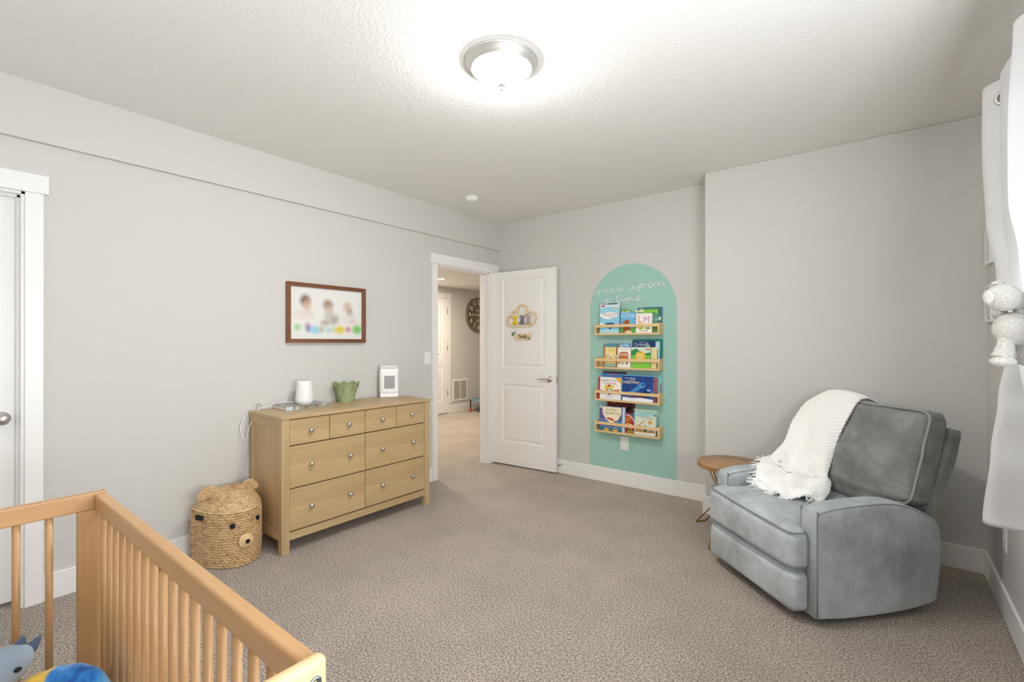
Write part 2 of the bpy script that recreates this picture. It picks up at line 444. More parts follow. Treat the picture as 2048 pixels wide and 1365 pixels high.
def door_slab(b, W, H, t=.035, knob=None):
    """two-panel door in local x (width) z (height); faces at y=-t/2 and +t/2"""
    st = .13; pan = [(.235, .85), (1.025, H - .085)]
    for sgn in (-1, 1):
        y = sgn * t / 2
        def q(x0, z0, x1, z1, y=y): poly(b, [(x0, y, z0), (x1, y, z0), (x1, y, z1), (x0, y, z1)])
        q(0, 0, st, H); q(W - st, 0, W, H); q(st, 0, W - st, pan[0][0]); q(st, pan[0][1], W - st, pan[1][0]); q(st, pan[1][1], W - st, H)
        for z0, z1 in pan:
            rings = [(0, 0), (.008, .007), (.022, .009), (.045, .002), (.05, .0015)]
            R = []
            for ins, dep in rings:
                yy = y - sgn * dep
                R.append([b.verts.new(p) for p in ((st + ins, yy, z0 + ins), (W - st - ins, yy, z0 + ins), (W - st - ins, yy, z1 - ins), (st + ins, yy, z1 - ins))])
            for A, B in zip(R, R[1:]):
                for k in range(4): b.faces.new((A[k], A[(k + 1) % 4], B[(k + 1) % 4], B[k]))
            b.faces.new(R[-1])
    h = t / 2
    for p in (((0, -h, 0), (W, -h, 0), (W, h, 0), (0, h, 0)), ((0, -h, H), (W, -h, H), (W, h, H), (0, h, H)),
              ((0, -h, 0), (0, h, 0), (0, h, H), (0, -h, H)), ((W, -h, 0), (W, h, 0), (W, h, H), (W, -h, H))): poly(b, p)
def knob_lever(b, sgn=-1):
    """round rose with a lever, local: rose centred at origin on face, axis y"""
    R = Matrix.Rotation(PI / 2 * -sgn, 4, 'X')
    lathe(b, [(.001, 0), (.033, 0), (.033, .004), (.028, .010), (.014, .014), (.011, .03), (.012, .045), (.001, .05)], mat=R, seg=28)
    tube(b, smoothpath([(0, sgn * .043, 0), (-.03, sgn * .046, 0), (-.07, sgn * .048, .001), (-.118, sgn * .042, .0)], 5), .008, rr=None, seg=10)
dv = Vector((-2.545 + 3.322, 3.949 - 3.898, 0)); DW = dv.length; dang = math.atan2(dv.y, dv.x)
door = empty('door_2', (-3.322, 3.898 + .0175, .012), (0, 0, dang), kind='structure', label='white two-panel bedroom door standing open against the back wall')
DH = 2.04
sl = part('door_panel', lambda b: door_slab(b, DW, DH), M_DOOR, door)
part('door_handle', lambda b: knob_lever(b), M_NICK, door, loc=(.733 - .03, -.0175, .922))
part('door_handle', lambda b: knob_lever(b, 1), M_NICK, door, loc=(.733 - .03, .0175, .922))
part('latch_plate', lambda b: (rbox(b, (DW - .001, -.012, .89), (DW + .0015, .012, .955)), rbox(b, (DW, -.006, .915), (DW + .009, .006, .93))), M_NICK, door)
for hz in (.22, 1.03, 1.83):
    part('hinge', lambda b: (lathe(b, [(.0055, 0), (.0055, .09)], seg=12, mat=T(-.004, -.018, hz)), rbox(b, (-.004, -.016, hz), (.002, .016, hz + .09))), M_NICK, door)

# closet door (door_1)
cd = empty('door_1', (XL - .1035, C1 - .013, .018), (0, 0, -PI / 2), kind='structure', label='white closet door with nickel knob at the left edge')
part('door_panel', lambda b: door_slab(b, C1 - C0 - .026, 2.02), M_DOOR, cd)
def rknob(b):
    R = Matrix.Rotation(PI / 2, 4, 'X')
    lathe(b, [(.001, 0), (.033, 0), (.033, .005), (.026, .010), (.013, .014), (.012, .032), (.022, .038), (.0275, .048), (.026, .060), (.016, .067), (.001, .069)], mat=R, seg=28)
hall_door = empty('door_3', (HX + .012, 5.21, .02), (0, 0, PI / 2), kind='structure', label='white hall door seen through the doorway')
part('door_panel', lambda b: door_slab(b, .83, 2.07, .02), M_DOOR, hall_door)
for hz in (.32, 1.13, 1.80):
    part('hinge', lambda b: rbox(b, (.818, -.014, hz), (.832, -.006, hz + .09)), M_NICK, hall_door)
# local x of the closet door runs towards -y; its room face is local +y -> rotate the knob half a turn
part('door_knob', lambda b: rknob(b), M_NICK, cd, loc=(.058, .0175, .912), rot=(0, 0, PI))

# windows
def pane_glass():
    m, nt, b = newmat('window_glass')
    tr = N(nt, 'ShaderNodeBsdfTransparent'); gl = N(nt, 'ShaderNodeBsdfGlossy'); gl.inputs['Roughness'].default_value = .02
    mx = N(nt, 'ShaderNodeMixShader'); mx.inputs[0].default_value = .06
    nt.links.new(tr.outputs[0], mx.inputs[1]); nt.links.new(gl.outputs[0], mx.inputs[2]); nt.links.new(mx.outputs[0], nt.nodes['Material Output'].inputs[0])
    return m
M_GLASS = pane_glass()
def win_right(b):
    t = .045
    x0, x1 = XR + .03, XR + .09
    for lo, hi in (((x0, W0, WZ0), (x1, W1, WZ0 + t)), ((x0, W0, WZ1 - t), (x1, W1, WZ1)), ((x0, W0, WZ0), (x1, W0 + t, WZ1)), ((x0, W1 - t, WZ0), (x1, W1, WZ1)), ((x0, (W0 + W1) / 2 - .02, WZ0), (x1, (W0 + W1) / 2 + .02, WZ1))):
        rbox(b, lo, hi, bev=.003)
w1 = empty('window_1', (XR, W0, WZ0), kind='structure')
o = part('window_frame', win_right, M_WHITE, None); o.parent = w1; o.matrix_parent_inverse = T(-XR, -W0, -WZ0)
o = part('window_sill', lambda b: rbox(b, (XR - .03, W0 - .04, WZ0 - .02), (XR + .1, W1 + .04, WZ0), bev=.004), M_TRIM); o.parent = w1; o.matrix_parent_inverse = T(-XR, -W0, -WZ0)
o = part('window_pane', lambda b: rbox(b, (XR + .058, W0 + .04, WZ0 + .04), (XR + .062, W1 - .04, WZ1 - .04)), M_GLASS); o.parent = w1; o.matrix_parent_inverse = T(-XR, -W0, -WZ0)
def win_rear(b):
    t = .045; y0, y1 = YR - .09, YR - .03
    for lo, hi in (((-2.55, y0, .8), (-.35, y1, .8 + t)), ((-2.55, y0, 2.2 - t), (-.35, y1, 2.2)), ((-2.55, y0, .8), (-2.55 + t, y1, 2.2)), ((-.35 - t, y0, .8), (-.35, y1, 2.2)), ((-1.47, y0, .8), (-1.43, y1, 2.2))):
        rbox(b, lo, hi, bev=.003)
w2 = struct('window_2', win_rear, M_WHITE)
part('window_pane', lambda b: rbox(b, (-2.51, YR - .062, .84), (-.39, YR - .058, 2.16)), M_GLASS, w2)

# ------------------------------------------------------------------ ceiling lamp
cl = empty('ceiling_light', (-1.374, 1.675, ZC), label='round flush ceiling light with brushed nickel rim and glowing glass dome', cat='ceiling light')
part('rim', lambda b: lathe(b, [(.05, 0), (.164, 0), (.168, -.004), (.1685, -.009), (.166, -.012), (.160, -.015), (.156, -.024), (.151, -.027), (.149, -.032), (.144, -.034), (.142, -.039), (.137, -.041), (.134, -.039), (.134, -.022), (.05, -.02)], seg=72, cap=False), plain('satin_nickel_rim', rgb(222, 221, 217), .45, .8), cl)
mdome, nt, bs = newmat('lit_frosted_glass'); bs.inputs['Base Color'].default_value = (1, .98, .95, 1)
bs.inputs['Emission Color'].default_value = (1, .99, .985, 1); bs.inputs['Emission Strength'].default_value = LAMP
dome = [(.135 * (1 - i / 16), -.038 - .070 * (1 - (1 - i / 16) ** 2.3)) for i in range(17)]
dome[-1] = (.001, dome[-1][1])
part('glass_dome', lambda b: lathe(b, [(.134, -.030)] + dome, seg=64, cap=False), mdome, cl)
part('finial', lambda b: lathe(b, [(.001, -.105), (.019, -.107), (.018, -.113), (.008, -.118), (.006, -.122), (.0078, -.128), (.005, -.134), (.001, -.136)], seg=24, cap=False), plain('dull_nickel', rgb(120, 117, 112), .7), cl)

sd = empty('smoke_detector', (-2.88, 3.09, ZC), label='white round smoke detector on the ceiling near the corner', cat='smoke detector')
part('base_ring', lambda b: lathe(b, [(.001, 0), (.066, 0), (.068, -.004), (.066, -.012), (.06, -.014)], seg=40, cap=False), M_WHITE, sd)
part('cover', lambda b: lathe(b, [(.060, -.013), (.058, -.022), (.052, -.034), (.036, -.038), (.001, -.039)], seg=40, cap=False), M_WHITE, sd)

# ------------------------------------------------------------------ framed picture
def pic():
    y0, y1, z0, z1, x0, t, fw = 1.644, 2.287, 1.302, 1.738, XL, .030, .028
    o = empty('framed_photo', (XL, (y0 + y1) / 2, z0), label='brown wooden frame holding a blurred photo of three children on white', cat='picture')
    ox = (XL, (y0 + y1) / 2, z0); W, H = y1 - y0, z1 - z0
    def fr(b):
        for (a, c) in (((-W / 2, 0), (W / 2, 0)), ((W / 2, 0), (W / 2, H)), ((W / 2, H), (-W / 2, H)), ((-W / 2, H), (-W / 2, 0))):
            a, c = Vector((0, a[0], a[1])), Vector((0, c[0], c[1])); d = (c - a).normalized(); ctr = Vector((0, 0, H / 2))
            nrm = Vector((0, -d.z, d.y))
            i1, i2 = a + (d + nrm) * fw, c + (-d + nrm) * fw
            X = Vector((t, 0, 0)); X2 = Vector((t - .006, 0, 0))
            mi = 1 if abs(d.z) > .5 else 0
            poly(b, [a + X, c + X, i2 + X2, i1 + X2], mi); poly(b, [a, c, c + X, a + X], mi)
            poly(b, [i1 + X2, i2 + X2, i2 + Vector((.006, 0, 0)), i1 + Vector((.006, 0, 0))], mi)
            poly(b, [a, c, i2, i1], mi)
    part('frame', fr, [M_WALNUT, M_WALNUTZ], o)
    m, nt, bs = newmat('blurred_photo')
    v = coords(nt)
    sep = N(nt, 'ShaderNodeSeparateXYZ'); nt.links.new(v, sep.inputs[0])
    cur = rgb(228, 228, 224)
    def blob(prev, cy, cz, ry, rz, col, amt):
        mp = N(nt, 'ShaderNodeMapping'); mp.vector_type = 'POINT'
        mp.inputs['Location'].default_value = (0, -cy / ry, -cz / rz); mp.inputs['Scale'].default_value = (0, 1 / ry, 1 / rz)
        tc = N(nt, 'ShaderNodeTexCoord'); nt.links.new(tc.outputs['Object'], mp.inputs[0])
        ln = N(nt, 'ShaderNodeVectorMath', operation='LENGTH'); nt.links.new(mp.outputs[0], ln.inputs[0])
        mr = N(nt, 'ShaderNodeMapRange', interpolation_type='SMOOTHSTEP'); mr.inputs[1].default_value = 1.25; mr.inputs[2].default_value = .25
        mr.inputs[3].default_value = 0; mr.inputs[4].default_value = amt; nt.links.new(ln.outputs['Value'], mr.inputs[0])
        return mixc(nt, mr.outputs[0], prev, col)
    # u,v in the zoomed photo -> y,z
    def at(u, v_): return (-W / 2 + W * u, H * (1 - v_))
    for (u, v_, ry, rz, c, a) in ((.22, .29, .05, .055, (120, 92, 78), 1), (.24, .38, .04, .06, (214, 178, 158), .8), (.21, .52, .09, .05, (222, 205, 195), .7),
                                  (.50, .34, .05, .05, (150, 115, 92), .9), (.51, .44, .045, .05, (206, 186, 172), .8), (.55, .58, .08, .06, (168, 172, 162), .6), (.58, .6, .04, .04, (170, 140, 130), .5), (.46, .66, .05, .03, (180, 140, 130), .6),
                                  (.76, .36, .05, .05, (205, 178, 160), .9), (.79, .46, .035, .04, (165, 140, 130), .8), (.78, .56, .08, .06, (214, 212, 208), .6), (.84, .62, .04, .03, (215, 190, 182), .6),
                                  (.13, .74, .035, .03, (160, 210, 150), .9), (.25, .71, .03, .03, (190, 150, 170), .8), (.26, .77, .03, .03, (120, 130, 180), .8), (.34, .78, .05, .04, (140, 205, 225), .9), (.42, .77, .03, .03, (170, 160, 130), .6),
                                  (.50, .78, .03, .03, (165, 205, 220), .8), (.57, .77, .03, .03, (180, 210, 150), .7), (.66, .77, .055, .04, (218, 200, 70), 1), (.77, .76, .03, .03, (205, 135, 160), .9), (.89, .76, .055, .045, (125, 195, 95), 1)):
        y, z = at(u, v_); cur = blob(cur, y, z, ry, rz, rgb(*c), a)
    nt.links.new(cur, bs.inputs['Base Color']); bs.inputs['Roughness'].default_value = .5
    part('photo_print', lambda b: rbox(b, (.004, -W / 2 + .01, .01), (.009, W / 2 - .01, H - .01)), m, o)
pic()

# ------------------------------------------------------------------ dresser
def dresser():
    X0, X1, Y0, Y1, ZT = -3.312, -2.875, 1.397, 2.590, .850
    o = empty('dresser', ((X0 + X1) / 2, (Y0 + Y1) / 2, 0), label='light oak dresser with eight drawer fronts and round metal knobs', cat='dresser')
    cx, cy = o.location.x, o.location.y
    def L(x, y): return x - cx, y - cy
    a, c = L(X0, Y0); p, q = L(X1, Y1); leg = .05
    part('top', lambda b: rbox(b, (a, c - .006, ZT - .020), (p + .006, q + .006, ZT), bev=.002), M_OAKY, o)
    for x in (a, p - .045):
        for y in (c, q - leg):
            part('leg', lambda b: rbox(b, (x, y, 0), (x + .045, y + leg, ZT - .02), bev=.002), M_OAKZ, o)
    for y, y2 in ((c + .012, c + .003), (q - .030, q - .021)):
        part('side_panel', lambda b: rbox(b, (a + .04, y, .10), (p - .04, y + .018, ZT - .02), 0), M_OAKZ, o)
        part('side_rail', lambda b: rbox(b, (a + .045, y2, .085), (p - .045, y2 + .018, .14)), M_OAKX, o)
        part('side_rail', lambda b: rbox(b, (a + .045, y2, ZT - .075), (p - .045, y2 + .018, ZT - .02)), M_OAKX, o)
    def carc(b):
        rbox(b, (a, c + .02, .10), (a + .008, q - .02, ZT - .02), 0)
        rbox(b, (p - .045, c + leg, .083), (p - .002, q - leg, .129), 1)
        rbox(b, (a + .01, c + .03, .10), (p - .03, q - .03, .115), 0)
    part('frame_rail', carc, [M_OAKY, M_OAKY], o)
    part('drawer_cavity', lambda b: rbox(b, (a + .02, c + .031, .129), (p - .026, q - .031, ZT - .021)), plain('drawer_gap', rgb(70, 48, 26), .8), o)
    yl, yr = c + leg, q - leg; ym = (1.990 - cy); g = .0025
    rows = [(.667, .825, (yl, 1.717 - cy, ym, 2.264 - cy, yr)), (.401, .660, (yl, ym, yr)), (.137, .394, (yl, ym, yr))]
    def knob(b):
        lathe(b, [(.001, 0), (.006, 0), (.0055, .010), (.010, .014), (.0145, .017), (.0155, .022), (.013, .027), (.007, .030), (.001, .031)], seg=24, mat=Matrix.Rotation(PI / 2, 4, 'Y'))
    for z0, z1, ys in rows:
        for i in range(len(ys) - 1):
            y0, y1 = ys[i] + g, ys[i + 1] - g
            d = part('drawer', lambda b: rbox(b, (-.022, y0 - (y0 + y1) / 2, z0 - (z0 + z1) / 2), (0, y1 - (y0 + y1) / 2, z1 - (z0 + z1) / 2), bev=.0015), M_OAKY, o, loc=(p - .004, (y0 + y1) / 2, (z0 + z1) / 2))
            ks = [0] if len(ys) == 5 else [-(y1 - y0) / 2 + .135, (y1 - y0) / 2 - .125]
            for k in ks: part('knob', knob, M_NICK, d, loc=(0, k, 0))
dresser()
TZ = .850
# things on the dresser
hb = empty('hardcover_book', (-3.215, 1.695, TZ), (0, 0, -.06), label='hardcover book in patterned jacket lying flat on the dresser', cat='book')
def jacket():
    m, nt, b = newmat('patterned_jacket'); v = coords(nt, (1, 1, 1)); 
    vo = N(nt, 'ShaderNodeTexVoronoi'); vo.inputs['Scale'].default_value = 34; nt.links.new(v, vo.inputs['Vector'])
    sepc = N(nt, 'ShaderNodeSeparateColor'); nt.links.new(vo.outputs['Color'], sepc.inputs[0])
    c = ramp(nt, sepc.outputs[0], [(.0, rgb(92, 96, 78)), (.25, rgb(150, 152, 140)), (.45, rgb(205, 215, 222)), (.6, rgb(160, 110, 72)), (.75, rgb(120, 120, 104)), (1, rgb(72, 70, 58))])
    c.node.color_ramp.interpolation = 'CONSTANT'
    nz = noise_n(nt, v, 26, 3); c2 = ramp(nt, nz, [(.35, rgb(105, 104, 90)), (.5, rgb(186, 190, 184)), (.65, rgb(150, 116, 84))])
    nt.links.new(mixc(nt, .5, c, c2), b.inputs['Base Color']); b.inputs['Roughness'].default_value = .3
    return m
part('cover', lambda b: (rbox(b, (-.115, -.150, 0), (.115, .150, .002)), rbox(b, (-.115, -.150, .024), (.115, .150, .026)), rbox(b, (.1135, -.150, 0), (.1165, .150, .026), bev=.001)), jacket(), hb)
part('spine_label', lambda b: rbox(b, (.1163, -.149, .002), (.1172, -.105, .0245)), plain('pale_blue_label', rgb(190, 212, 222), .4), hb)
part('pages', lambda b: rbox(b, (-.111, -.147, .002), (.1135, .147, .024)), plain('book_pages', rgb(226, 216, 204), .8), hb)
df = empty('white_diffuser', (-3.185, 1.708, TZ + .026), label='plain white rounded aroma diffuser standing on the patterned book', cat='diffuser')
part('body', lambda b: lathe(b, [(.001, .004), (.050, .004), (.059, .012), (.0605, .03), (.060, .045), (.0495, .150), (.0475, .158), (.040, .161), (.001, .160)], seg=48, cap=False), M_WHITE, df)
part('foot', lambda b: lathe(b, [(.001, 0), (.048, 0), (.050, .0045), (.001, .0045)], seg=40, cap=False), M_WHITE, df)
wc = part('power_cable', lambda b: tube(b, smoothpath([(-3.25, 1.72, .882), (-3.275, 1.66, .884), (-3.29, 1.60, .888), (-3.29, 1.53, .879), (-3.29, 1.445, .858), (-3.286, 1.415, .81), (-3.29, 1.385, .75), (-3.29, 1.375, .698), (-3.30, 1.365, .672), (-3.30, 1.352, .668), (-3.30, 1.344, .698), (-3.302, 1.336, .734), (-3.31, 1.345, .777), (-3.318, 1.37, .819), (-3.321, 1.388, .80), (-3.323, 1.38, .62), (-3.321, 1.35, .50), (-3.321, 1.345, .455), (-3.323, 1.385, .425), (-3.323, 1.42, .418)], 8), .0028, seg=8), M_WHITE)
tag(wc, 'thin white power cord looping over the dresser\'s left end down the wall', 'cable')
lc = part('wire_loop', lambda b: tube(b, smoothpath([(-3.30, 1.437, .853), (-3.305, 1.441, .885), (-3.307, 1.453, .893), (-3.305, 1.464, .876), (-3.30, 1.466, .853)], 6), .0016, seg=6), plain('grey_wire', rgb(120, 118, 112), .5))
tag(lc, 'small grey wire loop sticking up at the dresser\'s back left corner', 'wire')

# green scalloped rope basket
gb = empty('green_basket', (-3.238, 2.068, TZ), label='small green woven basket with scalloped petal rim on the dresser', cat='basket')
def gweave(b):
    nu, nv = 168, 66
    def R(t): return .055 + .032 * t + .004 * t * t
    for inner in (0, 1):
        def f(u, v):
            a = 2 * PI * u; top = .122 + .034 * abs(math.sin(a * 4)) ** .7 - .006
            z = max(0, v * top); r = R(z / .15) - .004 * inner + (.006 * max(0, v - .75) * 4)
            row = int(z / .0055); ph = a * 14 + (row % 2) * PI
            r += (.0022 * math.sin(ph) * (1 if not inner else -1)) * (abs(math.sin(PI * z / .0055)) ** .6)
            r += .0012 * abs(math.sin(PI * z / .0055))
            return Vector((r * math.cos(a), r * math.sin(a), z))
        grid(b, f, nu, nv, 0, True)
    lathe(b, [(.001, .003), (.052, .003)], seg=40, cap=False)
part('body', gweave, M_GREENB, gb)
part('rim_braid', lambda b: tube(b, [((.055 + .032 * (.116 + .034 * abs(math.sin(4 * a)) ** .7) / .15 + .009) * math.cos(a), (.055 + .032 * (.116 + .034 * abs(math.sin(4 * a)) ** .7) / .15 + .009) * math.sin(a), .116 + .034 * abs(math.sin(4 * a)) ** .7) for a in [2 * PI * i / 200 for i in range(200)]], .0034, closed=True, seg=6), M_GREENB, gb)

# heater
ht = empty('space_heater', (-3.235, 2.462, TZ), (0, 0, 1.02), label='white upright space heater with grey front grille on the dresser', cat='heater')
HWd, HDp = .076, .062
part('base', lambda b: rbox(b, (-HWd + .001, -HDp + .001, 0), (HWd - .001, HDp - .001, .026), bev=.02, seg=5), M_WHITE, ht)
part('body', lambda b: rbox(b, (-HWd, -HDp, .03), (HWd, HDp, .224), bev=.022, seg=5), M_WHITE, ht)
part('waist', lambda b: rbox(b, (-HWd + .006, -HDp + .006, .018), (HWd - .006, HDp - .006, .24)), M_WHITE, ht)
part('top_band', lambda b: rbox(b, (-HWd + .001, -HDp + .001, .231), (HWd - .001, HDp - .001, .268), bev=.018, seg=5), plain('silver_band', rgb(214, 212, 208), .25), ht)
def grille(b):
    rbox(b, (-.042, -HDp - .001, .075), (.042, -HDp + .004, .180), 0)
    for i in range(20): rbox(b, (-.042, -HDp - .003, .0765 + i * .0052), (.042, -HDp - .0005, .079 + i * .0052), 1)
    for i in range(16): rbox(b, (-.0415 + i * .0055, -HDp - .003, .075), (-.040 + i * .0055, -HDp - .0005, .180), 1)
part('grille', grille, [plain('grille_dark', rgb(140, 140, 138), .6), plain('grille_wire', rgb(186, 186, 184), .5)], ht)

# ------------------------------------------------------------------ bear hamper
def hamper():
    o = empty('bear_hamper', (-3.225, 1.21, 0), label='woven bear-face laundry hamper with domed lid and round ears beside the dresser', cat='hamper')
    a_, b_, H = .172, .285, .318       # half width (y), depth (x)
    # D outline, local x = outwards from the wall, y = along it; parameter s in 0..1
    out = [(0, -a_)] + [(b_ * math.cos(t) * 1.0 + .0, a_ * math.sin(t)) for t in [(-PI / 2) + PI * i / 30 for i in range(1, 30)]] + [(0, a_)]
    out = [(x * 1.0, y) for x, y in out]
    pts = [Vector((x, y, 0)) for x, y in out]
    # close with the flat back, resample by length
    loop = pts + [Vector((-.012, a_ * .8, 0)), Vector((-.012, -a_ * .8, 0))]
    ls = [0]
    for i in range(len(loop)): ls.append(ls[-1] + (loop[(i + 1) % len(loop)] - loop[i]).length)
    tot = ls[-1]
    def P(u):
        s = (u % 1) * tot
        for i in range(len(loop)):
            if ls[i + 1] >= s:
                t = (s - ls[i]) / max(1e-9, ls[i + 1] - ls[i]); p = loop[i].lerp(loop[(i + 1) % len(loop)], t)
                d = (loop[(i + 1) % len(loop)] - loop[i]).normalized(); return p, Vector((d.y, -d.x, 0))
        return loop[0], Vector((1, 0, 0))
    NS = 44; RZ = .0155
    cache = {}
    def body(b):
        nu, nv = NS * 8, int(H / RZ) * 9
        cp = [P(i / nu) for i in range(nu)]
        # smooth normals
        cn = []
        for i in range(nu):
            n = Vector((0, 0, 0))
            for k in range(-6, 7): n += cp[(i + k) % nu][1]
            cn.append(n.normalized())
        def f(u, v):
            i = int(round(u * nu)) % nu; p = cp[i][0]; n = cn[i]; z = v * H
            row = int(min(z / RZ, H / RZ - .001)); fz = (z / RZ) % 1
            jit = noise.noise(Vector((i * .11, row * 1.7, 0))) * .6
            ph = u * NS * PI * 2 * .5 + (row % 2) * PI / 2 + jit + fz * .9
            amp = (.35 + .65 * abs(math.sin(ph))) * abs(math.sin(PI * fz)) ** .9
            bulge = 1 + .012 * math.sin(PI * v) - .012 * (1 - v)
            q = Vector((p.x * bulge, p.y * bulge, 0)) + n * (amp * .013 + .002 * noise.noise(Vector((p.x * 9, p.y * 9, z * 9))))
            return Vector((q.x, q.y, z))
        grid(b, f, nu, nv, 0, True)
        poly(b, [(x * .97, y * .97, .004) for x, y in out])
    part('body', body, M_STRAW, o)
    part('rim', lambda b: tube(b, [Vector((p.x * 1.01, p.y * 1.01, H + .001)) for p in [P(i / 120)[0] for i in range(120)]], .0058, closed=True, seg=8), M_STRAWL, o)
    def lid(b):
        nu, nv = 240, 64
        def f(u, v):
            p, n = P(u); s = 1 - v; c = Vector((.11, 0, 0))
            q = c + (p * 1.025 - c) * (s ** .9)
            z = H + .006 + .108 * (1 - s ** 1.9)
            row = int(v * 12); fz = (v * 12) % 1
            amp = abs(math.sin(u * 44 * PI + (row % 2) * PI / 2)) ** .9 * abs(math.sin(PI * fz)) ** .8
            return Vector((q.x, q.y, z + amp * .010 * (1 if v < .97 else 0)))
        grid(b, f, nu, nv, 0, True)
    part('lid', lid, M_STRAW, o)
    def ear(b):
        nu, nv = 60, 20
        def f(u, v):   # a cupped half disc: front shell
            t = PI * u; r = .054 * (1 - v); 
            amp = .003 * abs(math.sin(r * 480)) + .002 * abs(math.sin(t * 14))
            return Vector((-.004 + .004 * (r / .054) ** 2 + amp, r * math.cos(t) * 1.1, r * math.sin(t) * 1.15))
        grid(b, f, nu, nv)
        def g(u, v):
            t = PI * u; r = .054 * (1 - v); return Vector((-.012 - .006 * (1 - (r / .054) ** 2), r * math.cos(t) * 1.1, r * math.sin(t) * 1.15))
        grid(b, g, nu, 6)
        tube(b, [(-.004, .060 * math.cos(t), .062 * math.sin(t)) for t in [PI * i / 24 for i in range(25)]], .0095, 0, 8)
    for y, z in ((-.120, .384), (.100, .376)):
        part('ear', ear, M_STRAW, o, loc=(.120, y, z + .006), rot=(0, -.12, .05 if y < 0 else .3))
    def disc_at(th, z, r, name, mat, coil=False, th_mi=0):
        x, y = b_ * math.cos(th), a_ * math.sin(th); n = Vector((math.cos(th) / b_, math.sin(th) / a_, 0)).normalized()
        rz = math.atan2(n.y, n.x); pos = Vector((x, y, z)) * 1
        pos = Vector((x * 1.01, y * 1.01, z)) + n * (.018 if coil else .014)
        R = Matrix.Rotation(PI / 2, 4, 'Y')
        if not coil: return part(name, lambda b: lathe(b, [(.001, .003), (r * .8, .003), (r, .0), (r, -.008)], seg=28, mat=R, cap=False), mat, o, loc=pos, rot=(0, 0, rz))
        def cf(b):
            for k in range(4):
                rr = r * (1 - k * .2)
                tube(b, [(-.004 + k * .005, rr * math.cos(t), rr * math.sin(t)) for t in [2 * PI * i / 40 for i in range(40)]], .0058, closed=True, seg=8)
            lathe(b, [(.001, .012), (r * .5, .010), (r, -.006)], seg=28, mat=R, cap=False)
        return part(name, cf, mat, o, loc=pos, rot=(0, 0, rz))
    blk = plain('black_felt', rgb(24, 25, 28), .9)
    disc_at(-.33, .247, .0145, 'eye', blk); disc_at(.46, .252, .0145, 'eye', blk)
    sn = disc_at(.02, .150, .036, 'snout', M_STRAWL, True)
    part('nose', lambda b: lathe(b, [(.001, .020), (.012, .019), (.0155, .012), (.0155, .004)], seg=28, mat=Matrix.Rotation(PI / 2, 4, 'Y'), cap=False), blk, sn)
    th = -1.18; x, y = b_ * math.cos(th), a_ * math.sin(th); n = Vector((math.cos(th) / b_, math.sin(th) / a_, 0)).normalized()
    part('handle_hole', lambda b: rbox(b, (-.012, -.028, -.014), (.003, .028, .014), bev=.002), blk, o, loc=Vector((x, y, .290)) + n * .018, rot=(0, 0, math.atan2(n.y, n.x)))
hamper()

